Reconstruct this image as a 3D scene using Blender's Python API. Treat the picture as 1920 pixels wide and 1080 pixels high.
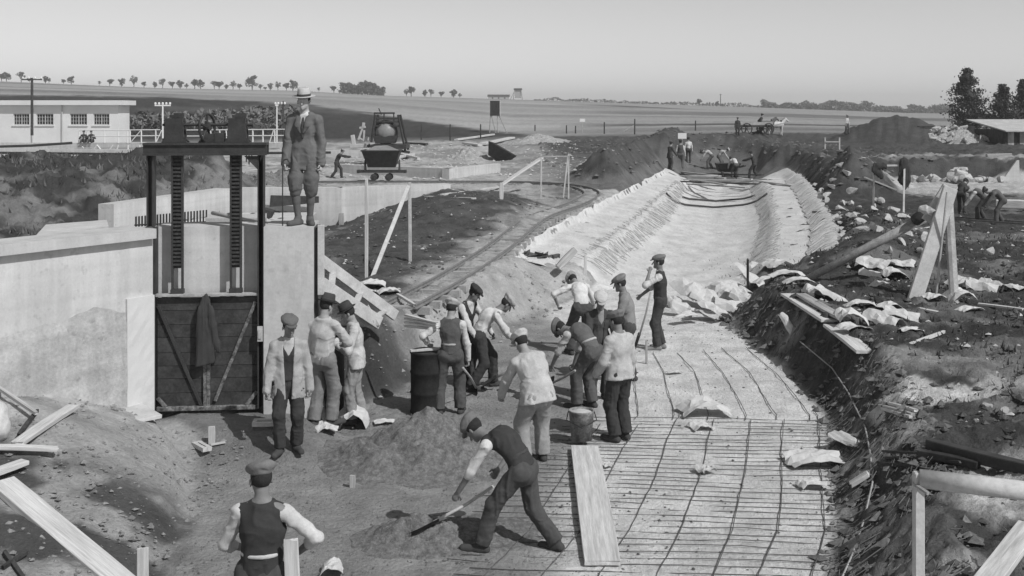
import bpy, math, random
import numpy as np
from mathutils import Vector, Matrix

for _o in list(bpy.data.objects):
    bpy.data.objects.remove(_o)
SC = bpy.context.scene
COL = SC.collection
R = math.radians

# ------------------------------------------------------------------ camera
F = 2100.0          # focal length in photograph pixels (1920 wide)
CH = 4.45           # camera height above the pit floor
HY = 205.0          # row of the true horizon in the photograph
cam_d = bpy.data.cameras.new("camera")
cam = bpy.data.objects.new("camera", cam_d)
COL.objects.link(cam)
cam.location = (0, 0, CH)
cam.rotation_euler = (R(90), 0, 0)
cam_d.sensor_width = 36.0
cam_d.lens = F / 1920 * 36.0
cam_d.shift_y = -(540 - HY) / 1920
cam_d.clip_start = 0.1
cam_d.clip_end = 9000
SC.camera = cam

# ------------------------------------------------------------------ sky and sun
SUN_EL, SUN_AZ = R(47), R(133)       # azimuth clockwise from +Y: the sun stands behind the camera, to the right
world = bpy.data.worlds.new("World")
SC.world = world
world.use_nodes = True
wn, wl = world.node_tree.nodes, world.node_tree.links
wn.clear()
sky = wn.new("ShaderNodeTexSky")
sky.sky_type = 'NISHITA'
sky.sun_disc = False
sky.sun_elevation = SUN_EL
sky.sun_rotation = SUN_AZ
sky.air_density = 1.0
sky.dust_density = 0.25
sky.ozone_density = 1.0
bw = wn.new("ShaderNodeRGBToBW")     # black and white photograph

bg = wn.new("ShaderNodeBackground")
bg.inputs[1].default_value = 0.108
wo = wn.new("ShaderNodeOutputWorld")
wl.new(sky.outputs[0], bw.inputs[0])
wl.new(bw.outputs[0], bg.inputs[0])
wl.new(bg.outputs[0], wo.inputs[0])
sun_d = bpy.data.lights.new("sun", 'SUN')
sun_d.energy = 3.4
sun_d.angle = R(0.5)
sun_d.color = (1, 1, 1)
sun = bpy.data.objects.new("sun", sun_d)
COL.objects.link(sun)
_sd = Vector((math.sin(SUN_AZ) * math.cos(SUN_EL), math.cos(SUN_AZ) * math.cos(SUN_EL), math.sin(SUN_EL)))
sun.rotation_euler = _sd.to_track_quat('Z', 'Y').to_euler()
sun.location = (20, -20, 40)
SC.view_settings.view_transform = 'Standard'
SC.view_settings.look = 'None'
SC.view_settings.gamma = 1
SC.view_settings.exposure = 0.0
SC.view_settings.use_curve_mapping = False
SC.render.engine = 'CYCLES'
SC.cycles.max_bounces = 6
SC.cycles.volume_bounces = 2
SC.cycles.use_denoising = True

# ------------------------------------------------------------------ helpers
def P(x, y, z=0.0):
    """photograph pixel on the level z -> world point"""
    Y = F * (CH - z) / (y - HY)
    return Vector(((x - 960) * Y / F, Y, z))

def PY(x, y, Y):
    """photograph pixel at depth Y -> world point"""
    return Vector(((x - 960) * Y / F, Y, CH - (y - HY) * Y / F))

def tag(o, label=None, cat=None, group=None, kind=None):
    if label: o["label"] = label
    if cat: o["category"] = cat
    if group: o["group"] = group
    if kind: o["kind"] = kind
    return o

def empty(name, loc=(0, 0, 0), rz=0.0):
    o = bpy.data.objects.new(name, None)
    o.location = loc
    o.rotation_euler = (0, 0, rz)
    o.empty_display_size = 0.1
    COL.objects.link(o)
    return o

def mesh_obj(name, verts, faces, mat=None, parent=None, smooth=False):
    me = bpy.data.meshes.new(name)
    me.from_pydata([tuple(v) for v in verts], [], [tuple(f) for f in faces])
    if smooth:
        me.polygons.foreach_set("use_smooth", [True] * len(me.polygons))
    me.update()
    if mat is not None: me.materials.append(mat)
    o = bpy.data.objects.new(name, me)
    COL.objects.link(o)
    if parent is not None: o.parent = parent
    return o

def np_obj(name, V, Fq, mat=None, parent=None, smooth=True):
    """numpy vertices (n,3) and faces (m,3|4) -> object"""
    me = bpy.data.meshes.new(name)
    V = np.ascontiguousarray(V, dtype=np.float32)
    Fq = np.ascontiguousarray(Fq, dtype=np.int32)
    m, k = Fq.shape
    me.vertices.add(len(V)); me.vertices.foreach_set("co", V.ravel())
    me.loops.add(m * k); me.loops.foreach_set("vertex_index", Fq.ravel())
    me.polygons.add(m)
    me.polygons.foreach_set("loop_start", np.arange(0, m * k, k, dtype=np.int32))
    me.polygons.foreach_set("loop_total", np.full(m, k, dtype=np.int32))
    me.polygons.foreach_set("use_smooth", np.full(m, smooth, dtype=bool))
    me.update(calc_edges=True)
    if mat is not None: me.materials.append(mat)
    o = bpy.data.objects.new(name, me)
    COL.objects.link(o)
    if parent is not None: o.parent = parent
    return o

class MB:
    """collects simple solids for ONE mesh"""
    def __init__(s): s.v, s.f = [], []
    def add(s, v, f):
        n = len(s.v); s.v += [Vector(q) for q in v]; s.f += [tuple(i + n for i in q) for q in f]; return s
    def box(s, x0, x1, y0, y1, z0, z1):
        return s.add([(x0,y0,z0),(x1,y0,z0),(x1,y1,z0),(x0,y1,z0),(x0,y0,z1),(x1,y0,z1),(x1,y1,z1),(x0,y1,z1)],
                     [(3,2,1,0),(4,5,6,7),(0,1,5,4),(1,2,6,5),(2,3,7,6),(3,0,4,7)])
    def prism(s, pts, d):
        """polygon pts swept by vector d"""
        d = Vector(d); n = len(pts); a = [Vector(p) for p in pts]
        f = [tuple(range(n - 1, -1, -1)), tuple(range(n, 2 * n))]
        f += [(i, (i + 1) % n, n + (i + 1) % n, n + i) for i in range(n)]
        return s.add(a + [p + d for p in a], f)
    def beam(s, a, b, w, t, up=(0, 0, 1), jag=0.0):
        """square timber a->b, w wide across, t thick along up"""
        a, b = Vector(a), Vector(b); d = (b - a).normalized()
        u = Vector(up); u = u - d * u.dot(d)
        if u.length < 1e-4: u = Vector((1, 0, 0)) - d * d.x
        u.normalize(); r = d.cross(u)
        c = min(w, t) * 0.10
        def ring(p, k):
            hw, ht = w / 2 - k, t / 2 - k
            q = [(-hw + c, -ht), (hw - c, -ht), (hw, -ht + c), (hw, ht - c), (hw - c, ht), (-hw + c, ht), (-hw, ht - c), (-hw, -ht + c)]
            return [p + r * x + u * y for x, y in q]
        n = 8; rings = [ring(a, c), ring(a + d * c, 0), ring(b - d * c, 0), ring(b, c)]
        v = sum(rings, []); f = [tuple(range(n - 1, -1, -1)), tuple(range(3 * n, 4 * n))]
        for k in range(3):
            f += [(k*n+i, k*n+(i+1)%n, (k+1)*n+(i+1)%n, (k+1)*n+i) for i in range(n)]
        return s.add(v, f)
    def tube(s, pts, r, n=8, caps=True):
        pts = [Vector(p) for p in pts]; m = len(pts)
        rr = r if isinstance(r, (list, tuple)) else [r] * m
        v, prev = [], None
        for i, p in enumerate(pts):
            d = (pts[min(i + 1, m - 1)] - pts[max(i - 1, 0)]).normalized()
            if prev is None:
                u = Vector((0, 0, 1)) if abs(d.z) < 0.9 else Vector((1, 0, 0))
            else: u = prev
            u = (u - d * u.dot(d)).normalized(); prev = u; w = d.cross(u)
            for k in range(n):
                a = 2 * math.pi * k / n
                v.append(p + (u * math.cos(a) + w * math.sin(a)) * rr[i])
        f = []
        for i in range(m - 1):
            f += [(i*n+k, i*n+(k+1)%n, (i+1)*n+(k+1)%n, (i+1)*n+k) for k in range(n)]
        if caps: f += [tuple(range(n - 1, -1, -1)), tuple(range((m - 1) * n, m * n))]
        return s.add(v, f)
    def lathe(s, prof, n=24, c=(0, 0, 0)):
        c = Vector(c); v, f = [], []; m = len(prof)
        for (r, z) in prof:
            for k in range(n):
                a = 2 * math.pi * k / n
                v.append(c + Vector((r * math.cos(a), r * math.sin(a), z)))
        for i in range(m - 1):
            f += [(i*n+k, i*n+(k+1)%n, (i+1)*n+(k+1)%n, (i+1)*n+k) for k in range(n)]
        f += [tuple(range(n - 1, -1, -1)), tuple(range((m - 1) * n, m * n))]
        return s.add(v, f)
    def build(s, name, mat, parent=None, smooth=False):
        return mesh_obj(name, s.v, s.f, mat, parent, smooth)

def copy_tree(o, parent=None):
    c = o.copy(); COL.objects.link(c); c.parent = parent
    for ch in list(o.children): copy_tree(ch, c)
    return c

# value noise -------------------------------------------------------
def _hash(ix, iy, iz, seed):
    h = (ix.astype(np.int64) * 374761393 + iy.astype(np.int64) * 668265263 + iz.astype(np.int64) * 2147483647 + seed * 974634777) & 0xffffffff
    h = ((h ^ (h >> 13)) * 1274126177) & 0xffffffff
    h = (h ^ (h >> 16)) & 0xffff
    return (h / 32767.5 - 1.0).astype(np.float32)
def vnoise(x, y, z=None, seed=0):
    x = np.asarray(x, dtype=np.float32); y = np.asarray(y, dtype=np.float32)
    ix, iy = np.floor(x), np.floor(y); fx, fy = x - ix, y - iy
    fx = fx * fx * (3 - 2 * fx); fy = fy * fy * (3 - 2 * fy)
    if z is None:
        zz = np.zeros_like(ix)
        h = lambda a, b: _hash(ix + a, iy + b, zz, seed)
        return (h(0,0)*(1-fx)+h(1,0)*fx)*(1-fy) + (h(0,1)*(1-fx)+h(1,1)*fx)*fy
    z = np.asarray(z, dtype=np.float32); iz = np.floor(z); fz = z - iz; fz = fz * fz * (3 - 2 * fz)
    h = lambda a, b, c: _hash(ix + a, iy + b, iz + c, seed)
    lo = (h(0,0,0)*(1-fx)+h(1,0,0)*fx)*(1-fy) + (h(0,1,0)*(1-fx)+h(1,1,0)*fx)*fy
    hi = (h(0,0,1)*(1-fx)+h(1,0,1)*fx)*(1-fy) + (h(0,1,1)*(1-fx)+h(1,1,1)*fx)*fy
    return lo * (1 - fz) + hi * fz
def fbm(x, y, oct=4, seed=0, gain=0.5):
    s, a, t = 0, 1.0, 0
    for i in range(oct):
        s = s + a * vnoise(x * 2**i, y * 2**i, None, seed + i * 7); t += a; a *= gain
    return s / t
def sstep(a, b, x):
    t = np.clip((np.asarray(x) - a) / (b - a), 0, 1)
    return t * t * (3 - 2 * t)

ORD = ("first second third fourth fifth sixth seventh eighth ninth tenth eleventh twelfth thirteenth fourteenth fifteenth sixteenth seventeenth eighteenth nineteenth twentieth "
       "twenty-first twenty-second twenty-third twenty-fourth twenty-fifth twenty-sixth twenty-seventh twenty-eighth twenty-ninth thirtieth thirty-first thirty-second thirty-third thirty-fourth thirty-fifth thirty-sixth thirty-seventh thirty-eighth").split()
# ------------------------------------------------------------------ materials (all grey: the photograph is black and white)
MATS = {}
def mat(name, v, var=0.22, scale=6.0, rough=0.9, bump=0.25, bscale=35.0, stretch=(1, 1, 1), spots=0.0, world_pos=False, metal=0.0, attr=False, dist=0.01, sheen=0.0, streak=0.0):
    if name in MATS: return MATS[name]
    m = bpy.data.materials.new(name); m.use_nodes = True
    n, l = m.node_tree.nodes, m.node_tree.links
    b = n["Principled BSDF"]
    b.inputs["Roughness"].default_value = rough
    b.inputs["Metallic"].default_value = metal
    b.inputs["Specular IOR Level"].default_value = 0.25
    tc = n.new("ShaderNodeTexCoord")
    mp = n.new("ShaderNodeMapping"); mp.inputs["Scale"].default_value = stretch
    if world_pos:
        g = n.new("ShaderNodeNewGeometry"); l.new(g.outputs["Position"], mp.inputs[0])
    else:
        oi = n.new("ShaderNodeObjectInfo"); ad = n.new("ShaderNodeVectorMath"); ad.operation = 'ADD'
        ml = n.new("ShaderNodeMath"); ml.operation = 'MULTIPLY'; ml.inputs[1].default_value = 37.0
        l.new(oi.outputs["Random"], ml.inputs[0]); l.new(tc.outputs["Object"], ad.inputs[0]); l.new(ml.outputs[0], ad.inputs[1])
        l.new(ad.outputs[0], mp.inputs[0])
    def noise(s, det=5, r=0.6):
        t = n.new("ShaderNodeTexNoise"); t.inputs["Scale"].default_value = s; t.inputs["Detail"].default_value = det; t.inputs["Roughness"].default_value = r
        l.new(mp.outputs[0], t.inputs["Vector"]); return t
    def math_(op, a, c=None):
        t = n.new("ShaderNodeMath"); t.operation = op
        for i, q in enumerate((a, c)):
            if q is None: continue
            if isinstance(q, (int, float)): t.inputs[i].default_value = q
            else: l.new(q, t.inputs[i])
        return t.outputs[0]
    t1, t2 = noise(scale), noise(bscale, 6, 0.7)
    mr = n.new("ShaderNodeMapRange"); mr.inputs["From Min"].default_value = 0.28; mr.inputs["From Max"].default_value = 0.72
    mr.inputs["To Min"].default_value = 1 - var; mr.inputs["To Max"].default_value = 1 + var
    l.new(t1.outputs[0], mr.inputs[0])
    mr2 = n.new("ShaderNodeMapRange"); mr2.inputs["From Min"].default_value = 0.3; mr2.inputs["From Max"].default_value = 0.7
    mr2.inputs["To Min"].default_value = 1 - var * 0.7; mr2.inputs["To Max"].default_value = 1 + var * 0.7
    l.new(t2.outputs[0], mr2.inputs[0])
    k = math_('MULTIPLY', mr.outputs[0], mr2.outputs[0])
    if attr:
        at = n.new("ShaderNodeAttribute"); at.attribute_name = "tone"
        k = math_('MULTIPLY', k, at.outputs["Fac"])
    else:
        k = math_('MULTIPLY', k, v)
    if spots > 0:
        t3 = noise(bscale * 0.35, 3, 0.5)
        mr3 = n.new("ShaderNodeMapRange"); mr3.inputs["From Min"].default_value = 0.62; mr3.inputs["From Max"].default_value = 0.72
        mr3.inputs["To Min"].default_value = 1.0; mr3.inputs["To Max"].default_value = 1 - spots
        l.new(t3.outputs[0], mr3.inputs[0]); k = math_('MULTIPLY', k, mr3.outputs[0])
    if streak > 0:
        mp2 = n.new("ShaderNodeMapping"); mp2.inputs["Scale"].default_value = (3.2, 3.2, 0.22); l.new(mp.outputs[0], mp2.inputs[0])
        t4 = n.new("ShaderNodeTexNoise"); t4.inputs["Scale"].default_value = 1.6; t4.inputs["Detail"].default_value = 6; t4.inputs["Roughness"].default_value = .65; l.new(mp2.outputs[0], t4.inputs["Vector"])
        mp3 = n.new("ShaderNodeMapping"); mp3.inputs["Scale"].default_value = (.05, .05, 5.5); l.new(mp.outputs[0], mp3.inputs[0])
        t5 = n.new("ShaderNodeTexNoise"); t5.inputs["Scale"].default_value = 1.0; t5.inputs["Detail"].default_value = 2; l.new(mp3.outputs[0], t5.inputs["Vector"])
        for t_, a_ in ((t4, streak), (t5, streak * .55)):
            mr4 = n.new("ShaderNodeMapRange"); mr4.inputs["From Min"].default_value = 0.35; mr4.inputs["From Max"].default_value = 0.62; mr4.inputs["To Min"].default_value = 1 - a_; mr4.inputs["To Max"].default_value = 1.0
            l.new(t_.outputs[0], mr4.inputs[0]); k = math_('MULTIPLY', k, mr4.outputs[0])
    k = math_('MINIMUM', k, 0.86)
    cb = n.new("ShaderNodeCombineColor")
    for i in range(3): l.new(k, cb.inputs[i])
    l.new(cb.outputs[0], b.inputs["Base Color"])
    if bump > 0:
        bp = n.new("ShaderNodeBump"); bp.inputs["Strength"].default_value = bump; bp.inputs["Distance"].default_value = dist
        l.new(t2.outputs[0], bp.inputs["Height"]); l.new(bp.outputs[0], b.inputs["Normal"])
    if sheen: b.inputs["Sheen Weight"].default_value = sheen
    MATS[name] = m
    return m

def wood(name, v, **k):
    return mat(name, v, var=k.pop('var', 0.2), scale=k.pop('scale', 4), stretch=k.pop('stretch', (1, 1, 1)), bump=0.25, bscale=30, rough=0.85, **k)
M_WOODL = wood("wood_pale", 0.50)
M_WOODM = wood("wood_weathered", 0.36, var=0.3)
M_WOODD = wood("wood_dark", 0.055, var=0.45)
M_PLANKL = mat("plank_pale", 0.55, var=0.26, scale=2.2, stretch=(.55, 9, 9), bump=.35, bscale=7, rough=.85, spots=.25, dist=.006)
M_PLANKM = mat("plank_weathered", 0.37, var=0.35, scale=2.2, stretch=(.55, 9, 9), bump=.4, bscale=7, rough=.9, spots=.3, dist=.006)
M_IRON = mat("iron_painted", 0.045, var=0.3, rough=0.55, bump=0.1)
M_RUST = mat("iron_rusty", 0.05, var=0.5, scale=18, rough=0.8)
M_RAIL = mat("rail_steel", 0.20, var=0.35, scale=12, rough=0.55)
M_CONC = mat("concrete_pale", 0.59, var=0.10, scale=1.3, bump=0.25, bscale=30, spots=0.15, streak=0.16)
M_CONCG = mat("concrete_grey", 0.46, var=0.16, scale=2.0, bump=0.2, bscale=30, spots=0.15)
M_CONCR = mat("concrete_rough", 0.50, streak=.15, var=0.22, scale=2.6, bump=0.6, bscale=22, spots=0.25, dist=0.02)
M_PAPER = mat("cement_bag_paper", 0.56, var=0.12, scale=5, bump=0.5, bscale=14, dist=0.02)
M_STONE = mat("rubble_stone", 0.46, var=0.2, scale=5, bump=0.6, bscale=12, dist=0.02)
M_STONED = mat("dark_clod", 0.10, var=0.35, scale=5, bump=0.6, bscale=20, dist=0.02)
M_SKIN = mat("skin", 0.30, var=0.10, scale=12, bump=0.05, rough=0.6)
M_SKINT = mat("skin_tanned", 0.20, var=0.12, scale=12, bump=0.05, rough=0.6)
M_HAIR = mat("hair_dark", 0.03, var=0.3, scale=40, bump=0.4, bscale=120)
def cloth(v):
    v = 0.022 + v * 0.82            # faded print: darkest cloth about 0.04, white linen about 0.6
    return mat("cloth_%03d" % round(v * 1000), v, var=0.16, scale=7, bump=0.35, bscale=55, rough=0.95, dist=0.006)
# ------------------------------------------------------------------ people: implicit surfaces meshed with surface nets
def V3(*a): return np.array(a, dtype=np.float64)
def unit(v): return v / max(np.linalg.norm(v), 1e-9)
class Sdf:
    """list of rounded cones / ellipsoids, smoothly united; mods edit the field"""
    def __init__(s): s.p = []; s.mods = []
    def cone(s, a, b, ra, rb, k=0.03, flat=None, f=1.0):
        s.p.append(('c', V3(*a), V3(*b), ra, rb, k, None if flat is None else unit(V3(*flat)), f)); return s
    def ell(s, c, axes, rad, k=0.02, sub=False):
        s.p.append(('e', V3(*c), np.array(axes, float), V3(*rad), sub, k, None, 1)); return s
    @staticmethod
    def d1(pr, Q):
        if pr[0] == 'c':
            _, a, b, ra, rb, k, fl, f = pr
            q = Q - a; ba = b - a; L = ba @ ba
            if fl is not None:
                n = fl - ba * ((fl @ ba) / max(L, 1e-9)); n = unit(n)
                q = q + (q @ n)[:, None] * n * (1 / f - 1)
            t = np.clip((q @ ba) / max(L, 1e-9), 0, 1)
            r = q - t[:, None] * ba
            return np.sqrt((r * r).sum(1)) - (ra + (rb - ra) * t)
        _, c, A, rad, sub, k, _, _ = pr
        q = (Q - c) @ A.T
        k0 = np.sqrt(((q / rad) ** 2).sum(1)); k1 = np.sqrt(((q / rad ** 2) ** 2).sum(1))
        return k0 * (k0 - 1) / np.maximum(k1, 1e-6)
    def bounds(s):
        lo, hi = V3(9, 9, 9), V3(-9, -9, -9)
        for p in s.p:
            if p[0] == 'c':
                r = max(p[3], p[4]); pts = [p[1] - r, p[1] + r, p[2] - r, p[2] + r]
            else:
                if p[4]: continue
                r = p[3].max(); pts = [p[1] - r, p[1] + r]
            for q in pts: lo = np.minimum(lo, q); hi = np.maximum(hi, q)
        return lo, hi
    def mesh(s, vox, pad=0.03):
        lo, hi = s.bounds(); lo = lo - pad; hi = hi + pad
        B = 8; nb = np.maximum(np.ceil((hi - lo) / (vox * B)).astype(int), 1)
        bi = np.stack(np.meshgrid(*[np.arange(n) for n in nb], indexing='ij'), -1).reshape(-1, 3)
        half = vox * B / 2; C = lo + bi * (vox * B) + half - vox / 2; rad = half * 1.74
        def field(Q, sel):
            v = np.full(len(Q), 1.0)
            for i, p in enumerate(s.p):
                m = sel[i]
                if m is None or not m.any(): continue
                d = s.d1(p, Q[m]); k = p[5]
                if p[0] == 'e' and p[4]:
                    h = np.clip(0.5 - 0.5 * (v[m] + d) / k, 0, 1); v[m] = v[m] * (1 - h) - d * h + k * h * (1 - h)
                else:
                    h = np.clip(0.5 + 0.5 * (v[m] - d) / k, 0, 1); v[m] = v[m] * (1 - h) + d * h - k * h * (1 - h)
            for f in s.mods: v = f(Q, v)
            return v
        allm = [np.ones(len(C), bool)] * len(s.p)
        cv = field(C, allm)
        act = np.abs(cv) < rad + 0.05
        blk = np.nonzero(act)[0]
        off = np.stack(np.meshgrid(np.arange(B), np.arange(B), np.arange(B), indexing='ij'), -1).reshape(-1, 3)
        Q = (C[blk][:, None, :] + ((off - (B - 1) / 2) * vox)[None]).reshape(-1, 3)
        sel = []
        for p in s.p:
            d = s.d1(p, C[blk]); sel.append(np.repeat(d < rad * 1.25 + p[5] + 0.05, B ** 3))
        v = field(Q, sel)
        N = nb * B
        grid = np.empty(N, np.float32)
        g6 = grid.reshape(nb[0], B, nb[1], B, nb[2], B)
        cs = np.where(cv < 0, -1.0, 1.0).astype(np.float32).reshape(nb)
        g6[:] = cs[:, None, :, None, :, None]
        bb = bi[blk]
        g6t = g6.transpose(0, 2, 4, 1, 3, 5)
        g6t[bb[:, 0], bb[:, 1], bb[:, 2]] = v.reshape(-1, B, B, B)
        grid[0], grid[-1], grid[:, 0], grid[:, -1], grid[:, :, 0], grid[:, :, -1] = 1, 1, 1, 1, 1, 1
        return surface_nets(grid, lo, vox)
def surface_nets(g, lo, vox):
    ins = g < 0
    a = ins.astype(np.uint8)
    c = (a[:-1,:-1,:-1]+a[1:,:-1,:-1]+a[:-1,1:,:-1]+a[1:,1:,:-1]+a[:-1,:-1,1:]+a[1:,:-1,1:]+a[:-1,1:,1:]+a[1:,1:,1:])
    mix = (c > 0) & (c < 8)
    cell = np.stack(np.nonzero(mix), 1)
    idx = np.full(mix.shape, -1, np.int32); idx[mix] = np.arange(len(cell))
    co = np.array([(i, j, k) for i in (0, 1) for j in (0, 1) for k in (0, 1)])
    val = np.stack([g[cell[:, 0] + o[0], cell[:, 1] + o[1], cell[:, 2] + o[2]] for o in co], 1)
    acc = np.zeros((len(cell), 3)); cnt = np.zeros(len(cell))
    for i in range(8):
        for j in range(i + 1, 8):
            if np.abs(co[i] - co[j]).sum() != 1: continue
            vi, vj = val[:, i], val[:, j]; m = (vi < 0) != (vj < 0)
            t = np.clip(vi[m] / (vi[m] - vj[m]), 0, 1)
            acc[m] += co[i] + t[:, None] * (co[j] - co[i]); cnt[m] += 1
    V = lo + (cell + acc / np.maximum(cnt, 1)[:, None]) * vox
    faces = []
    for ax in range(3):
        s0 = [slice(1, -1)] * 3; s0[ax] = slice(0, -1); s1 = [slice(1, -1)] * 3; s1[ax] = slice(1, None)
        A, Bm = ins[tuple(s0)], ins[tuple(s1)]
        e = np.stack(np.nonzero(A != Bm), 1)
        if not len(e): continue
        neg = A[e[:, 0], e[:, 1], e[:, 2]]
        e = e.copy()
        for q in range(3):
            if q != ax: e[:, q] += 1
        u, w = (ax + 1) % 3, (ax + 2) % 3
        du = np.zeros(3, int); du[u] = 1; dw = np.zeros(3, int); dw[w] = 1
        q = [e - du - dw, e - dw, e, e - du]
        f = np.stack([idx[c[:, 0], c[:, 1], c[:, 2]] for c in q], 1)
        f[~neg] = f[~neg][:, ::-1]
        faces.append(f)
    Fq = np.concatenate(faces) if faces else np.zeros((0, 4), int)
    Fq = Fq[(Fq >= 0).all(1)]
    return V.astype(np.float32), Fq

def ik(a, b, l1, l2, hint):
    d = b - a; L = np.linalg.norm(d)
    if L > (l1 + l2) * 0.995: b = a + d * ((l1 + l2) * 0.995 / L); d = b - a; L = np.linalg.norm(d)
    x = (l1 * l1 - l2 * l2 + L * L) / (2 * L); h = math.sqrt(max(l1 * l1 - x * x, 0)); n = d / L
    hv = unit(hint - n * (hint @ n))
    return a + n * x + hv * h, b
def rotm(axis, ang):
    return np.array(Matrix.Rotation(ang, 3, Vector(axis)))

def wrinkle(amp, scale, seed, axis_scale=(1, 1, 1)):
    ax = np.array(axis_scale)
    def f(Q, v):
        q = Q * scale * ax
        w = 0.9 * vnoise(q[:, 0] * .45, q[:, 1] * .45, q[:, 2] * .45, seed + 7)
        n = 1 - 2.6 * np.abs(vnoise(q[:, 0] + w, q[:, 1] - w, q[:, 2] + 2.2 * w, seed))
        return v - amp * np.clip(n, -.12, 1)
    return f

_pseed = [0]
def person(label, S, base, heading, pose=None, wear=None, vox=0.0125, group=None, fingers=True):
    """pose and joints in fractions of the stature; local x = to the person's right, y = forward, z = up"""
    pose = pose or {}; W = dict(top='shirt', topv=0.6, trv=0.06, cap='cap', capv=0.2, shoev=0.05, skin=M_SKIN, vest=None, girth=.95)
    W.update(wear or {}); _pseed[0] += 1; sd = _pseed[0] * 13
    root = empty("person", base, -R(heading)); tag(root, label, "person", group)
    k = S / 1.72; g = W['girth'] * k
    up, X0, Y0 = V3(0, 0, 1), V3(1, 0, 0), V3(0, 1, 0)
    lean, side = R(pose.get('lean', 3)), R(pose.get('side', 0)); tw = R(pose.get('twist', 0))
    pel = V3(*pose.get('pelvis', (0, 0, 0.523))) * S
    d = unit(V3(math.sin(side), math.sin(lean) * math.cos(side), math.cos(lean) * math.cos(side)))
    lp = V3(math.cos(tw * 0.3), -math.sin(tw * 0.3), 0)
    la = V3(math.cos(tw), -math.sin(tw), 0); la = unit(la - d * (la @ d)); fr = np.cross(d, la)
    dp = unit(up * 1.0 + d * 0.8 + V3(0, 1e-6, 0)); lp = unit(lp - dp * (lp @ dp)); fp = np.cross(dp, lp)
    curve = pose.get('curve', 0.0)
    d1 = unit(dp + d); waist = pel + dp * 0.075 * S; chest = waist + d1 * 0.115 * S
    d2 = unit(d + fr * curve); neck = chest + d2 * 0.112 * S
    hip = [pel - lp * 0.052 * S, pel + lp * 0.052 * S]
    sho = [neck - d * 0.050 * S - la * 0.100 * S, neck - d * 0.050 * S + la * 0.100 * S]
    hp, hy = pose.get('head', (6, 0)); hp, hy = R(hp), R(hy)
    fw = unit(V3(fr[0], fr[1], 0) + Y0 * 0.001) if abs(fr[2]) < 0.9 else Y0
    fw = rotm((0, 0, 1), -hy) @ fw
    hu = unit(up * math.cos(hp) + fw * math.sin(hp)); hs = V3(*pose['htilt']) if 'htilt' in pose else None
    if hs is not None: hu = unit(hu + hs)
    hf = unit(fw - hu * (fw @ hu)); hr = np.cross(hf, hu)
    ncd = unit(d2 * 0.6 + hu * 0.6); hb = neck + ncd * 0.026 * S; hc = hb + hu * 0.066 * S + hf * 0.014 * S
    HA = np.array([hr, hf, hu])
    feet = pose.get('feet', [(-0.062, -0.005, 0, -12, 0), (0.062, 0.0, 0, 12, 0)])
    knees, ank, fdir = [], [], []
    for i in (0, 1):
        x, y, z, yaw, pit = feet[i]
        a = V3(x, y, z + 0.047) * S
        fd = V3(math.sin(R(yaw)), math.cos(R(yaw)), 0)
        kn, an = ik(hip[i], a, 0.248 * S, 0.238 * S, fd + V3(*pose.get('khint', (0, 0.3, 0))))
        knees.append(kn); ank.append(an)
        fdir.append(unit(fd * math.cos(R(pit)) - up * math.sin(R(pit))))
    hands = pose.get('hands', [(-0.150, 0.045, 0.445), (0.150, 0.035, 0.445)])
    ehint = pose.get('ehint', [(-0.6, -1, -0.2), (0.6, -1, -0.2)])
    elb, wri = [], []
    for i in (0, 1):
        e, w_ = ik(sho[i], V3(*hands[i]) * S, 0.172 * S, 0.150 * S, V3(*ehint[i])); elb.append(e); wri.append(w_)
    curl = pose.get('curl', 0.45)
    # ---- body: one continuous surface
    b = Sdf()
    b.cone(pel - dp * 0.02 * S, waist, .115 * g, .112 * g, .04, fp, .78)
    b.cone(waist, chest, .112 * g, .135 * g, .04, fr, .70)
    b.cone(chest, neck - d * .03 * S, .135 * g, .085 * k, .04, fr, .70)
    b.cone(neck - d * .02 * S, hb + hu * .02 * S, .056 * k, .052 * k, .02)
    for i in (0, 1):
        b.cone(hip[i], knees[i], .080 * k, .055 * k, .03); b.cone(knees[i], ank[i], .055 * k, .036 * k, .02)
        b.cone(ank[i], ank[i] + fdir[i] * .05 * S - up * .022 * S, .034 * k, .024 * k, .02)
        b.cone(neck - d * .005 * S, sho[i], .050 * k, .052 * k, .03)
        b.cone(sho[i], elb[i], .043 * k, .036 * k, .02); b.cone(elb[i], wri[i], .038 * k, .026 * k, .015)
        fdv = unit(wri[i] - elb[i]); 
        hd = unit(fdv + V3(*pose.get('hdir', [(0, 0.1, -0.25)] * 2)[i]))
        out = la * (1 if i else -1); pn = unit(out - hd * (out @ hd)); sp = np.cross(hd, pn)
        if sp @ fr < 0: sp = -sp
        pal = wri[i] + hd * .045 * k
        b.cone(wri[i], pal + hd * .035 * k, .026 * k, .036 * k, .012, pn, .50)
        if fingers:
            inn = -pn
            for q, (o, ln) in enumerate([(.028, .036), (.0095, .041), (-.0095, .038), (-.028, .030)]):
                r0 = pal + hd * .038 * k + sp * o * k
                c1 = R(25 + 55 * curl); c2 = R(45 + 100 * curl)
                m1 = r0 + (hd * math.cos(c1) + inn * math.sin(c1)) * ln * k
                m2 = m1 + (hd * math.cos(c2) + inn * math.sin(c2)) * ln * .95 * k
                b.cone(r0, m1, .0105 * k, .0098 * k, .003); b.cone(m1, m2, .0098 * k, .0088 * k, .003)
            t0 = wri[i] + hd * .022 * k + sp * .026 * k
            t1 = t0 + unit(hd * .7 + sp * .75 + inn * .35) * .040 * k; t2 = t1 + unit(hd * .9 + sp * .1 + inn * .5) * .032 * k
            b.cone(t0, t1, .014 * k, .0115 * k, .006); b.cone(t1, t2, .0115 * k, .0095 * k, .003)
        else:
            b.cone(pal, pal + hd * .06 * k - pn * .02 * k, .034 * k, .022 * k, .012)
    L = lambda x, y, z: hc + (hr * x + hf * y + hu * z) * k * 1.06
    HK = k * 1.06
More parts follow.
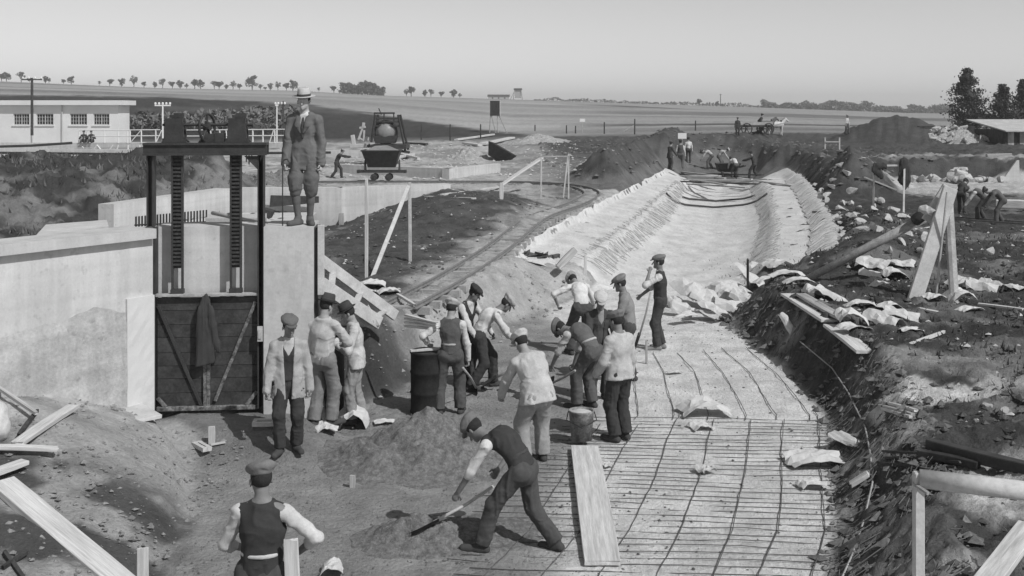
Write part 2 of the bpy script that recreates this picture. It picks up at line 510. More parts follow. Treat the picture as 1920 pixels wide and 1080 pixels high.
    b.ell(L(0, -.012, .022), HA, V3(.074, .092, .090) * k, .02)              # skull
    b.ell(L(0, .020, -.045), HA, V3(.056, .064, .066) * k, .03)              # face and jaw
    b.cone(L(0, .062, -.086), L(0, .070, -.088), .020 * k, .018 * k, .02)    # chin
    if fingers:
        b.cone(L(-.034, .074, .012), L(.034, .074, .012), .012 * k, .012 * k, .012)      # brow
        b.cone(L(0, .082, .004), L(0, .106, -.034), .0085 * k, .0135 * k, .008)           # nose
        for s_ in (-1, 1):
            b.ell(L(.076 * s_, -.008, -.014), HA, V3(.009, .019, .032) * k, .006)         # ears
            b.ell(L(.030 * s_, .090, -.006), HA, V3(.016, .014, .010) * k, .008, True)    # eye sockets
            b.ell(L(.030 * s_, .072, -.006), HA, V3(.012, .013, .010) * k, .003)          # eyes
        b.ell(L(0, .093, -.062), HA, V3(.022, .010, .004) * k, .006, True)                # mouth
        b.cone(L(-.016, .081, -.070), L(.016, .081, -.070), .007 * k, .007 * k, .006)
    Vb, Fb = b.mesh(.0110 if fingers else vox)
    np_obj("body", Vb, Fb, W['skin'], root)
    # ---- hair
    h = Sdf(); h.ell(L(0, -.020, .024), HA, V3(.080, .092, .092) * k, .02)
    h.mods.append(lambda Q, v: np.maximum(v, ((Q - L(0, .03, 0)) @ (hf - hu * .55)) ))
    h.mods.append(lambda Q, v: np.maximum(v, -((Q - L(0, 0, -.05)) @ hu)))
    Vh, Fh = h.mesh(vox); np_obj("hair", Vh, Fh, W.get('hair', M_HAIR), root)
    # ---- trousers
    t = Sdf(); li = W.get('loose', 1.0)
    t.cone(pel - dp * .015 * S, waist + dp * .01 * S, .135 * g, .125 * g, .04, fp, .80)
    t.cone(hip[0] - dp * .02 * S - fp * .015, hip[1] - dp * .02 * S - fp * .015, .105 * g, .105 * g, .04)
    short = W.get('knickers')
    for i in (0, 1):
        t.cone(hip[i], knees[i], .098 * (max(g, .98 * k) if W.get('knickers') else g), .074 * k * li, .035)
        if short:
            e = knees[i] + (ank[i] - knees[i]) * .16; t.cone(knees[i] - (knees[i] - hip[i]) * .25, e, .090 * k, .070 * k, .03)
        else:
            e = ank[i] + (ank[i] - knees[i]) * (-.02); t.cone(knees[i], e, .074 * k * li, .062 * k * li, .03)
            bc = -unit(np.cross(lp, unit(ank[i] - knees[i])))
            t.cone(knees[i] + (ank[i] - knees[i]) * .55, e, .064 * k * li, .067 * k * li, .03)
    wp = waist + dp * .035 * S
    t.mods.append(wrinkle(.011 * k, 9, sd, (1.3, 1.3, .42))); t.mods.append(wrinkle(.006 * k, 15, sd + 1, (.7, .7, 1.3)))
    t.mods.append(lambda Q, v: np.maximum(v, (Q - wp) @ dp))
    if not short:
        for i in (0, 1):
            sh = unit(ank[i] - knees[i]); cp = ank[i] - sh * .004
            def cut(Q, v, cp=cp, sh=sh, an=ank[i]):
                dd = (Q - cp) @ sh; near_ = ((Q - an) ** 2).sum(1) < .14 ** 2
                return np.where(near_, np.maximum(v, dd), v)
            t.mods.append(cut)
    Vt, Ft = t.mesh(vox); np_obj("trousers", Vt, Ft, cloth(W['trv']), root)
    if short:
        s = Sdf()
        for i in (0, 1):
            s.cone(knees[i], knees[i] + (ank[i] - knees[i]) * .45, .050 * k, .052 * k, .02); s.cone(knees[i] + (ank[i] - knees[i]) * .35, ank[i] - up * .02, .052 * k, .037 * k, .02)
        Vs, Fs = s.mesh(vox); np_obj("stockings", Vs, Fs, cloth(.13), root)
    # ---- shoes
    for i in (0, 1):
        s = Sdf(); fd = fdir[i]; an = ank[i]; fn = unit(up - fd * (up @ fd)); sole = an - fn * .045 * S
        s.cone(sole - fd * .022 * S + fn * .03, sole + fd * .11 * S + fn * .026, .046 * k, .041 * k, .02)
        s.cone(sole + fd * .02 * S + fn * .03, an + fn * .012 * S, .047 * k, .045 * k, .03)
        s.mods.append(lambda Q, v, sole=sole, fn=fn: np.maximum(v, -((Q - sole) @ fn)))
        Vs, Fs = s.mesh(vox * .9); np_obj("shoe", Vs, Fs, cloth(W['shoev']), root)
    # ---- upper garment
    def torso(s, ex, hem, arms, ra=(.053, .048, .039), upto=None):
        s.cone(waist, chest, (.128 + ex) * g, (.150 + ex) * g, .04, fr, .74)
        s.cone(chest, neck - d * .03 * S, (.150 + ex) * g, (.092 + ex * .5) * k, .04, fr, .74)
        s.cone(waist - dp * .01 * S, pel - dp * hem * S, (.132 + ex) * g, (.140 + ex * 1.3) * g, .04, fp, .80)
        if hem > .03:
            for i in (0, 1):
                o_ = lp * (.008 if i else -.008)
                s.cone(hip[i] + dp * .04 * S - o_ * 2, hip[i] - dp * hem * S + o_, (.108 + ex * .5) * g, (.112 + ex * .6) * g, .05)
        for i in (0, 1):
            s.cone(neck - d * .018 * S, sho[i], (.052 + ex * .5) * k, (.050 + ex * .4) * k, .04)
            if arms:
                s.cone(sho[i], elb[i], (ra[0] - .004 + ex * .4) * k, (ra[1] + ex * .4) * k, .03)
                e = wri[i] if upto is None else elb[i] + (wri[i] - elb[i]) * upto
                s.cone(elb[i], e, (ra[1] + ex * .4) * k, (ra[2] + ex * .3 + (.008 if upto is not None else 0)) * k, .02)
        hp_ = pel - dp * hem * S
        s.mods.append(wrinkle(.010 * k, 7, sd + 5, (1.3, 1.3, .55))); s.mods.append(wrinkle(.007 * k, 14, sd + 6, (.8, .8, 1.2)))
        def trim(Q, v):
            q = Q - hp_; far_ = ((q @ lp) / (.235 * g)) ** 2 + ((q @ fp) / (.215 * g)) ** 2 < 1
            return np.where(far_, np.maximum(v, -(q @ dp)), v)
        if not pose.get('notrim'): s.mods.append(trim)
        nk = neck + d * .012 * S
        s.mods.append(lambda Q, v: np.maximum(v, np.where((((Q - nk) ** 2).sum(1) < .016) & (np.abs((Q - nk) @ la) < .085), (Q - nk) @ unit(d - fr * .35), -1)))
        return s
    lx = lambda Q: (Q - chest) @ la
    ly = lambda Q: (Q - chest) @ fr
    lz = lambda Q: (Q - chest) @ d
    if W['top'] in ('shirt', 'rolled'):
        s = torso(Sdf(), 0.0, -.02 if W.get('tuck', True) else .06, True, upto=None if W['top'] == 'shirt' else W.get('upto', .12))
        Vs, Fs = s.mesh(vox); np_obj("shirt", Vs, Fs, cloth(W['topv']), root)
    elif W['top'] == 'jacket':
        s = torso(Sdf(), .018, W.get('hem', .10), True, ra=(.055, .050, .045))
        s.cone(neck - d * .02 * S - la * .03, neck - d * .02 * S + la * .03, .062 * k, .062 * k, .02)
        op = W.get('open')
        if op:
            w0, slope, vz = op    # half width at chest level, widening upwards, bottom of the opening (m above chest)
            def wedge(Q, v):
                hw = np.clip(w0 + slope * lz(Q), 0, .09) * k
                wd = np.maximum(np.maximum(np.abs(lx(Q)) - hw, .02 - ly(Q)), vz * k - lz(Q))
                return np.where(hw > 0, np.maximum(v, -wd), v)
            s.mods.append(wedge)
        Vs, Fs = s.mesh(vox); np_obj("jacket", Vs, Fs, cloth(W['topv']), root)
        s = torso(Sdf(), -.004, -.02, False); Vs, Fs = s.mesh(vox); np_obj("shirt", Vs, Fs, cloth(W.get('shirtv', .6)), root)
        if W.get('lapels'):
            for q in (-1, 1):
                s = Sdf(); s.cone(neck - d * .005 * S + la * q * .060 * k + fr * .045 * k, chest + d * .05 + la * q * .062 * k + fr * .122 * k, .030 * k, .036 * k, .02, fr, .35)
                s.cone(chest + d * .05 + la * q * .062 * k + fr * .122 * k, chest - d * .055 + la * q * .020 * k + fr * .140 * k, .036 * k, .010 * k, .02, fr, .35)
                Vs, Fs = s.mesh(.007); np_obj("lapel", Vs, Fs, cloth(W['topv'] * .8), root)
        if W.get('tie'):
            s = Sdf(); a = chest + fr * .118 * k
            s.cone(neck - d * .03 * S + fr * .062 * k, a, .014, .022, .01); s.cone(a, a - d * .12, .022, .02, .01)
            Vs, Fs = s.mesh(.008); np_obj("necktie", Vs, Fs, cloth(.04), root)
    if W['vest'] is not None:
        s = torso(Sdf(), .013 if W['top'] != 'jacket' else .004, W.get('vhem', -.005), False)
        for i in (0, 1):
            c = sho[i] + la * (.055 if i else -.055) * k
            s.ell(c, np.array([la, fr, d]), V3(.078, .14, .115) * k, .015, True)
        def vneck(Q, v):
            hw = np.clip(.0 + .55 * (lz(Q) - .0), 0, .08); return np.where(hw > 0, np.maximum(v, -np.maximum(np.abs(lx(Q)) - hw, .02 - ly(Q))), v)
        s.mods.append(vneck)
        Vs, Fs = s.mesh(vox); np_obj("waistcoat", Vs, Fs, cloth(W['vest']), root)
    if W.get('belt'):
        s = Sdf(); c = waist + dp * .012 * S
        s.cone(c - dp * .012, c + dp * .012, .154 * g, .154 * g, .01, fp, .84)
        s.mods.append(lambda Q, v: np.maximum(v, np.abs((Q - c) @ dp) - .016))
        Vs, Fs = s.mesh(vox * .8); np_obj("shirt_tail" if W['belt'] > .3 else "belt", Vs, Fs, cloth(W['belt']), root)
    # ---- headgear
    if W['cap'] == 'cap':
        s = Sdf(); s.ell(L(0, -.012, .088), np.array([hr, unit(hf - hu * .22), unit(hu + hf * .22)]), V3(.108, .128, .050) * k, .02)
        s.ell(L(0, -.014, .062), HA, V3(.085, .103, .050) * k, .02)
        s.mods.append(wrinkle(.007, 16, sd + 9)); s.mods.append(lambda Q, v: np.maximum(v, -((Q - L(0, 0, .038)) @ unit(hu + hf * .05))))
        Vs, Fs = s.mesh(vox * .85); cp_ = np_obj("cap", Vs, Fs, cloth(W['capv']), root)
        s = Sdf(); s.ell(L(0, .088, .050), np.array([hr, unit(hf - hu * .35), unit(hu + hf * .35)]), V3(.074, .062, .012) * k, .01)
        Vs, Fs = s.mesh(vox * .7); np_obj("visor", Vs, Fs, cloth(W['capv'] * .8), cp_)
    elif W['cap'] == 'hat':
        bw_ = W.get('brim', .145); m = MB()
        prof = [(.070, -.002), (.088, .0), (bw_ * .85, -.004), (bw_, .006), (bw_ + .002, .010), (bw_ * .85, .004), (.094, .010), (.092, .05), (.084, .100), (.070, .116), (.035, .108), (.002, .104)]
        for (r_, z_) in prof: pass
        mm = MB(); mm.lathe([(r_ * k, z_ * k) for r_, z_ in prof], 28)
        A = np.array([hr * 0.90, hf * 1.08, hu]).T; o0 = L(0, -.008, .052)
        tl = rotm(tuple(hr), R(-4))
        vv = [Vector(tl @ (A @ np.array(v)) + o0) for v in mm.v]
        ho = mesh_obj("hat", vv, mm.f, cloth(W['capv']), root, True)
        mm = MB(); mm.lathe([(.0945 * k, .011 * k), (.0965 * k, .012 * k), (.0955 * k, .040 * k), (.0925 * k, .041 * k)], 28)
        mesh_obj("hat_band", [Vector(tl @ (A @ np.array(v)) + o0) for v in mm.v], mm.f, cloth(W.get('band', .03)), ho, True)
    return root, dict(wri=[Vector(w) for w in wri], root=root, L=L)
# ------------------------------------------------------------------ terrain
def ip(t, Y):
    t = sorted(t); return np.interp(Y, [a for a, b in t], [b for a, b in t])
T_R0 = [(5, 1.9), (9, 2.5), (10.7, 3.0), (11.75, 3.40), (13.4, 3.85), (16.25, 4.55), (18.9, 4.66), (23.7, 4.40), (26.5, 5.4), (28, 5.9), (32.9, 7.15), (42.5, 9.57), (63, 13.4), (80, 16.5)]
T_R1 = [(5, 3.3), (9, 3.7), (10.7, 4.05), (12, 4.45), (13.9, 5.0), (16.3, 5.45), (21.6, 5.5), (23.7, 5.55), (26.5, 7.3), (28, 7.95), (33.1, 9.4), (45.4, 12.2), (52.2, 13.7), (63, 15.8), (80, 18)]
T_L0 = [(5, -3.2), (10.7, -3.3), (12.4, -3.4), (14.5, -4.0), (15.0, -4.9), (15.4, -3.0), (16, -2.6), (17.5, -1.9), (20, -0.9), (23.7, 0.4), (27, 1.7), (28, 2.1), (32.4, 3.1), (43.1, 5.8), (58.9, 9.0), (64, 10.4), (80, 13)]
T_LB = [(26, 1.1), (28, 1.65), (29.4, 2.0), (36.4, 3.8), (53.2, 7.5), (64, 9.9), (80, 12.5)]
T_RB = [(26, 5.7), (28, 6.3), (29.1, 6.6), (36.4, 8.5), (53.2, 12.1), (63, 13.9), (80, 17)]
T_RR = [(26, 6.7), (28, 7.4), (36.4, 9.76), (52.2, 13.2), (63, 15.2), (80, 17.5)]
T_L1 = [(15.0, -5.2), (15.4, -3.4), (16, -3.0), (17.5, -2.55), (18.9, -2.15), (20, -1.75), (23.7, -0.75), (28, 0.15), (29.3, 0.38), (38.9, 2.6), (62.2, 8.3), (80, 12)]
FX = [-2600, -300, 0, 300, 560, 700, 960, 1400, 1700, 1920, 2400, 4500]
FYS = [40, 60, 80, 100, 115, 150, 200, 300, 500, 700, 1200, 2500, 6000]
FZ = [
 [0.9, 1.1, 1.2, 1.3, 1.7, 5.8, 8.0, 12.5, 18, 24, 26, 26, 10],
 [0.9, 1.1, 1.2, 1.3, 1.7, 5.8, 8.0, 11.0, 17, 22.5, 24, 24, 10],
 [0.9, 1.1, 1.2, 1.3, 1.7, 5.8, 8.0, 10.8, 16, 22.0, 23, 24, 10],
 [0.9, 1.1, 1.2, 1.3, 1.7, 5.4, 7.2, 9.3, 13.6, 17.6, 18, 18, 8],
 [0.9, 1.2, 1.3, 1.4, 1.7, 4.7, 6.4, 8.2, 12.4, 16.0, 16.5, 16, 8],
 [0.9, 1.2, 1.3, 1.5, 1.7, 3.6, 5.6, 7.3, 10.4, 13.2, 13.5, 13, 8],
 [0.9, 1.2, 1.5, 1.7, 1.9, 2.3, 3.4, 5.6, 8.4, 10.6, 11, 10, 6],
 [0.9, 1.2, 1.8, 2.2, 2.3, 2.5, 2.9, 3.6, 4.8, 5.9, 6, 5, 2],
 [0.9, 1.9, 2.0, 2.1, 2.1, 2.1, 2.1, 2.1, 2.0, 2.2, 2.2, 2, 0],
 [0.9, 2.0, 2.0, 2.0, 2.0, 1.9, 1.8, 1.6, 1.3, 1.2, 1.2, 1, 0],
 [0.9, 2.0, 2.0, 2.0, 2.0, 1.9, 1.8, 1.6, 1.3, 1.2, 1.2, 1, 0],
 [0.9, 2.0, 2.0, 2.0, 2.0, 1.9, 1.8, 1.6, 1.3, 1.2, 1.2, 1, 0]]
_FZ = np.array(FZ); _FX = np.array(FX, float); _LY = np.log(np.array(FYS, float))
def far_z(X, Y):
    px = 960 + F * X / np.maximum(Y, 1.0)
    i = np.clip(np.searchsorted(_FX, px) - 1, 0, len(FX) - 2); a = np.clip((px - _FX[i]) / (_FX[i+1] - _FX[i]), 0, 1)
    ly = np.log(np.clip(Y, FYS[0], FYS[-1])); j = np.clip(np.searchsorted(_LY, ly) - 1, 0, len(FYS) - 2)
    b = np.clip((ly - _LY[j]) / (_LY[j+1] - _LY[j]), 0, 1)
    return (_FZ[i, j]*(1-a)+_FZ[i+1, j]*a)*(1-b) + (_FZ[i, j+1]*(1-a)+_FZ[i+1, j+1]*a)*b
def seg_d(X, Y, a, b, sx=1.0):
    dx, dy = b[0]-a[0], b[1]-a[1]; t = np.clip(((X-a[0])*dx+(Y-a[1])*dy)/(dx*dx+dy*dy), 0, 1)
    return np.hypot((X-a[0]-t*dx)*sx, Y-a[1]-t*dy), t
def heap(d, r, h):
    """earth heap profile: steep straight flanks, rounded crest"""
    q = np.clip(1 - d / r, 0, 1)
    return h * (q - 0.12 * (1 - np.exp(-q / 0.12)) ) / 0.88 if False else h * np.where(q < 0.75, q, 0.75 + 0.25 * np.sin(np.clip((q - 0.75) / 0.25, 0, 1) * 1.2) / 1.2) * sstep(0, 0.12, q)
def ground(X, Y):
    X = np.asarray(X, float); Y = np.asarray(Y, float)
    w = fbm(X * 0.35, Y * 0.35, 3, 3)                      # broad unevenness
    base = np.where(Y < 40, 0.9, far_z(X, Y)) + 0.10 * w * sstep(12, 24, Y)
    # right plateau: step of the terrace
    st = sstep(55.5, 57.0, Y + 0.6 * w) * sstep(15.5, 18.5, X)
    base = np.where(X > 14, np.where(Y < 100, 0.9 + 1.1 * st + 0.06 * w, base), base)
    # weedy spoil bank at the far left
    n1 = fbm(X * 0.6, Y * 0.6, 4, 11)
    d = np.hypot((X + 18.5) / 8.2, (Y - 43) / 10.0)
    base = base + 1.55 * np.clip(1.15 * (1 - d ** 2), 0, 1) * (1 + 0.25 * n1)
    d = np.hypot((X + 12.0) / 3.6, (Y - 45.5) / 3.2)
    base = base + 1.0 * np.clip(1 - d, 0, 1) * (1 + 0.2 * n1)
    n2 = fbm(X * 0.9, Y * 0.9, 4, 23)
    for a, b, r, h in [((5.0, 53.5), (7.2, 61), 2.7, 2.25), ((7.2, 61), (12.8, 88), 3.6, 2.2), ((12.8, 88), (21, 96), 5.0, 1.7), ((20, 95), (33, 99), 5, 0.9),
                       ((13.9, 47.5), (15.5, 52), 2.6, 2.1), ((15.5, 52), (19, 86), 3.0, 1.25)]:
        d, t = seg_d(X, Y, a, b)
        base = np.maximum(base, 0.9 + heap(d * (1 + 0.16 * n2), r, h) * (1 + 0.10 * n2) + 0.02)
    d = np.hypot((X - 29.5) / 5.6, (Y - 86) / 6.0)
    base = base + 2.1 * np.clip(1.1 * (1 - d), 0, 0.95) * (1 + 0.12 * n2)
    # low spoil beside the near track and rubbish bank on the right plateau
    d, t = seg_d(X, Y, (7.9, 25.0), (11.4, 34.5)); base = base + heap(d * (1 + 0.25 * n2), 1.6, 0.55)
    d = np.hypot(X - 7.2, (Y - 11.5) * 0.6); base = base + 0.25 * np.clip(1 - d / 3.2, 0, 1)
    # fall of the ground along the foot of the basin wall
    wb = sstep(28, 36.5, Y) * sstep(43, 40.6, Y) * sstep(-7.2, -6.4, X) * sstep(2.5, -0.5, X)
    base = base * (1 - wb) + wb * (np.interp(X, [-6.5, -4.45, -2.3, 0, 3], [.42, .98, 1.62, 1.5, .9]) + 0.05 * w)
    # canal cut
    wob = 0.22 * fbm(X * 0.8 + 9, Y * 1.1, 4, 31) * sstep(8, 12, Y) * sstep(30, 27, Y)
    L0, L1, R0, R1 = ip(T_L0, Y) + wob, ip(T_L1, Y) + wob, ip(T_R0, Y) + wob, ip(T_R1, Y) + 1.3 * wob
    tr = np.clip((X - R0) / (R1 - R0), 0, 1)
    tl = np.clip((L0 - X) / np.maximum(L0 - L1, 0.2), 0, 1)
    smooth = lambda t: t * t * (3 - 2 * t) * 0.6 + t * 0.4
    endc = 0.9 * sstep(66, 84, Y)
    base = np.where((X > R0) & (Y < 20), base * ip([(5, .62), (11, .68), (14, .80), (17, 1.0), (20, 1.0)], Y) + (1 - ip([(5, .62), (11, .68), (14, .80), (17, 1.0), (20, 1.0)], Y)) * 0.9 * sstep(0.4, 2.2, X - R1), base)
    prof = np.where(X > R0, smooth(tr), np.where(X < L0, smooth(tl), 0.0))
    lined = sstep(26.5, 28.5, Y) * sstep(67, 63, Y)
    LB, RB, RR = ip(T_LB, Y), ip(T_RB, Y), ip(T_RR, Y); mid = (L0 + R0) / 2                 # benches on both sides of a dished trough
    kn = [(L1, .78), (LB, .54), (L0, .10), (L0 * .72 + mid * .28, -.08), (mid, -.22), (R0 * .72 + mid * .28, -.08), (R0, .10), (RB, .52), (RR, .60), (R1, .98)]
    zl = np.where(X < L1, 1.0, kn[-1][1])
    for (xa, za_), (xb, zb_) in zip(kn[:-1], kn[1:]):
        zl = np.where((X >= xa) & (X < xb), za_ + (zb_ - za_) * (X - xa) / np.maximum(xb - xa, .05), zl)
    prof = prof * (1 - lined) + lined * zl
    lev = base
    out = np.maximum(np.maximum(X - R1, L1 - X), 0)
    lev = np.where((Y > 26.5) & (Y < 70), np.minimum(lev, 0.9 + 1.15 * np.maximum(out - 0.25, 0)), lev)
    z = np.where(lined > .5, prof * lev, np.maximum(prof * lev, endc * (lev / 0.9)))
    z = np.where(Y > 84, lev, z)
    # bank on the left of the pit, below the wing wall
    dl = np.clip(ip([(2, -3.2), (10.7, -3.35), (12.4, -3.45), (14.0, -3.95), (15.0, -4.75), (15.4, -4.9)], Y) - X, 0, 99)
    zb = 1.55 * (1 - np.exp(-dl * 0.62 / 1.25)) * sstep(0, 0.35, dl) * ip([(2, .35), (9, .42), (11, .62), (13.0, 1.0), (15, 1.05)], Y)
    z = np.where(Y < 15.2, np.where(X < ip(T_R0, Y), zb, z), z)
    # sand raised in front of the sluice gate
    z = z + 0.34 * sstep(13.7, 14.95, Y) * sstep(-2.1, -3.1, X) * (Y < 15.2) * sstep(-5.6, -4.4, X)
    return z
def G(x, y, dz=0.0):
    """photograph pixel -> world point on the ground"""
    Ys = np.geomspace(4, 3000, 6000); Xs = (x - 960) * Ys / F
    zr = CH - (y - HY) * Ys / F; zg = ground(Xs, Ys) + dz
    k = np.argmax(zr <= zg)
    if zr[k] > zg[k]: k = len(Ys) - 1
    a = max(k - 1, 0); f0, f1 = zr[a] - zg[a], zr[k] - zg[k]
    t = 0 if f0 == f1 else np.clip(f0 / (f0 - f1), 0, 1)
    Y = Ys[a] + (Ys[k] - Ys[a]) * t
    return Vector(((x - 960) * Y / F, Y, CH - (y - HY) * Y / F))
def GZ(X, Y): return float(ground(np.array([X]), np.array([Y]))[0])
def on(X, Y, dz=0.0): return Vector((X, Y, GZ(X, Y) + dz))

def tone(X, Y, Z):
    """base colour of the ground itself (soil, sand, dust, grass)"""
    n = fbm(X * 1.7, Y * 1.7, 4, 51); m = fbm(X * 0.45, Y * 0.45, 4, 61); px = 960 + F * X / np.maximum(Y, 1)
    t = 0.15 * (1 + 0.35 * n)                                               # trodden earth
    R0, R1, L0, L1 = ip(T_R0, Y), ip(T_R1, Y), ip(T_L0, Y), ip(T_L1, Y)
    mix = lambda a, b, k: a * (1 - k) + b * k
    # right plateau: dark humus with pale scraped patches
    rp = sstep(-0.05, 0.25, X - R0) * (Y < 60)
    dark = 0.058 * (1 + 0.5 * n) + 0.10 * sstep(0.12, 0.5, m + 0.6 * n)
    dark = mix(dark, 0.44, sstep(0.05, 0.30, 0.9 * n + 0.55 - np.abs(Y - 14.6 + 0.18 * (X - 5)) * 1.1) * sstep(4.62, 4.75, X + .1 * n) * sstep(7.4, 5.6, X))
    dark = mix(dark, 0.26, sstep(0.0, 0.5, 0.9 * n + 0.5 - np.abs(Y - 16.6 + 0.5 * (X - 5)) * 0.8) * sstep(4.9, 5.2, X) * sstep(7.5, 6.0, X))
    dark = mix(dark, 0.36, sstep(-0.35, 0.3, n + 0.5 * m) * sstep(12.6, 11.2, Y) * sstep(-0.05, 0.4, X - R1))
    dark = np.where((X < R1 + .1) & (Y < 26), dark * 1.55, dark); dark = dark * ip([(8, 1.7), (13, 1.45), (17, 1.0)], Y)
    t = mix(t, dark, rp)
    # floor of the pit: dusty pale screed on the right, darker damp sand on the left
    fl = sstep(0.1, -0.1, X - R0) * sstep(-0.1, 0.1, X - L0) * (Y < 30)
    edge = ip([(9, 0.1), (11, 0.25), (13, 0.4), (15, 0.9), (17, 1.3), (20, 1.2), (24, 0.6), (30, 0)], Y) + 0.35 * m + 0.2 * n
    pale = 0.70 * (1 + 0.16 * n) ; sand = 0.295 * (1 + 0.20 * n)
    f = mix(sand, pale, sstep(-0.35, 0.35, X - edge))
    f = mix(f, 0.20 * (1 + .2 * n), sstep(13.5, 14.3, Y + .3 * n) * sstep(-2.2, -3.0, X) * (Y < 15.3))
    t = mix(t, f, fl)
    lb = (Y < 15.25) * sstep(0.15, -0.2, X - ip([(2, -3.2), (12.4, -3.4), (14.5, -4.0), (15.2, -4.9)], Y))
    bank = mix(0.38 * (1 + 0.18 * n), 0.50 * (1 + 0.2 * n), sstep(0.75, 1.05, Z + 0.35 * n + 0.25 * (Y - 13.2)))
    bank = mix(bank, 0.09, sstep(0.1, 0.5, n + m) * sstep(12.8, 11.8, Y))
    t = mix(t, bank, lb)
    # slope and plateau left of the canal: dusty sand along the track
    sl = (Y > 15.3) * sstep(0.1, -0.2, X - L0) * (Y < 48)
    v = mix(0.085 * (1 + 0.5 * n), 0.42 * (1 + 0.2 * n), sstep(-1.1, 0.2, X - ip([(15, -2), (18.9, -1.6), (21, -1.7), (23.4, -1.5), (28, -0.8), (33, 0.2), (40, 1.8), (46, 3.5)], Y) + 0.7 * n))
    v = mix(v, 0.24, sstep(0.3, 0.7, m + 0.6 * n))
    v = mix(v, 0.065 * (1 + 0.5 * n), sstep(-0.7, -1.5, X + 0.5 * n) * sstep(19.6, 18.2, Y + .5 * n))
    v = mix(v, mix(0.06 * (1 + 0.5 * n), 0.20, sstep(0.0, 0.45, m + 0.5 * n)), sstep(-9.5, -10.8, X + n))            # weeds
    t = mix(t, v, sl)
    # basin yard behind the walls
    by = sstep(39.5, 41, Y + 0.8 * n) * sstep(62, 56, Y) * sstep(3.0, 0.5, X + n)
    t = mix(t, 0.40 * (1 + 0.22 * n), by * sstep(-10.5, -9.0, X + n) )
    by2 = sstep(54, 60, Y) * sstep(104, 98, Y) * sstep(6.0, -2, X + 2 * n)
    t = mix(t, mix(0.26, 0.46, sstep(-0.3, 0.3, m + n * 0.5)), by2)
    # heaps
    hp = sstep(0.35, 0.7, Z - 0.9) * (Y > 44) * (Y < 104) * sstep(2.0, 3.2, X)
    t = mix(t, 0.080 * (1 + 0.45 * n), hp)
    # sandy yard on the right below the terrace
    ys = sstep(45, 47.5, Y + 1.2 * n) * sstep(56.8, 56.0, Y + 0.5 * n) * sstep(16, 17.5, X)
    t = mix(t, 0.45, ys)
    te = (Y > 55.9) * (Y < 104) * sstep(16, 17.5, X)
    t = mix(t, 0.075 * (1 + 0.4 * n), te * (1 - 0.0))
    t = mix(t, 0.36, te * sstep(1.92, 1.98, Z) * sstep(64, 58, Y) * sstep(-0.2, 0.2, n + m))
    # fields
    fa = sstep(103, 112, Y + 3 * m)
    wrp = fbm(X * .012, Y * .006, 3, 73); strip = vnoise(np.log(np.maximum(Y, 1)) * 7.0 + .5 * wrp, px * 0.0012 + wrp, None, 71); strip2 = vnoise(np.log(np.maximum(Y, 1)) * 22.0 + 1.5 * wrp, px * 0.003 + wrp, None, 72)
    field = 0.29 * (1 + 0.38 * strip + 0.22 * strip2 + 0.10 * n)
    bound = ip([(-3000, 175), (0, 165), (300, 175), (560, 165), (700, 155), (850, 135), (1000, 112), (1100, 60), (6000, 40)], px)
    cut = sstep(bound * 1.04, bound * 0.97, Y * (1 + 0.04 * m))
    light = sstep(0.05, 0.5, fbm(X * 0.12, Y * 0.12, 3, 81))
    field = mix(field, mix(0.048 * (1 + 0.4 * n), 0.16, 0.5 * light), cut)
    field = np.where(px > 1050, mix(field, 0.085, sstep(0.15, 0.5, strip) * sstep(1000, 1200, px)), field)
    t = mix(t, field, fa)
    return np.clip(t, 0.03, 0.75)

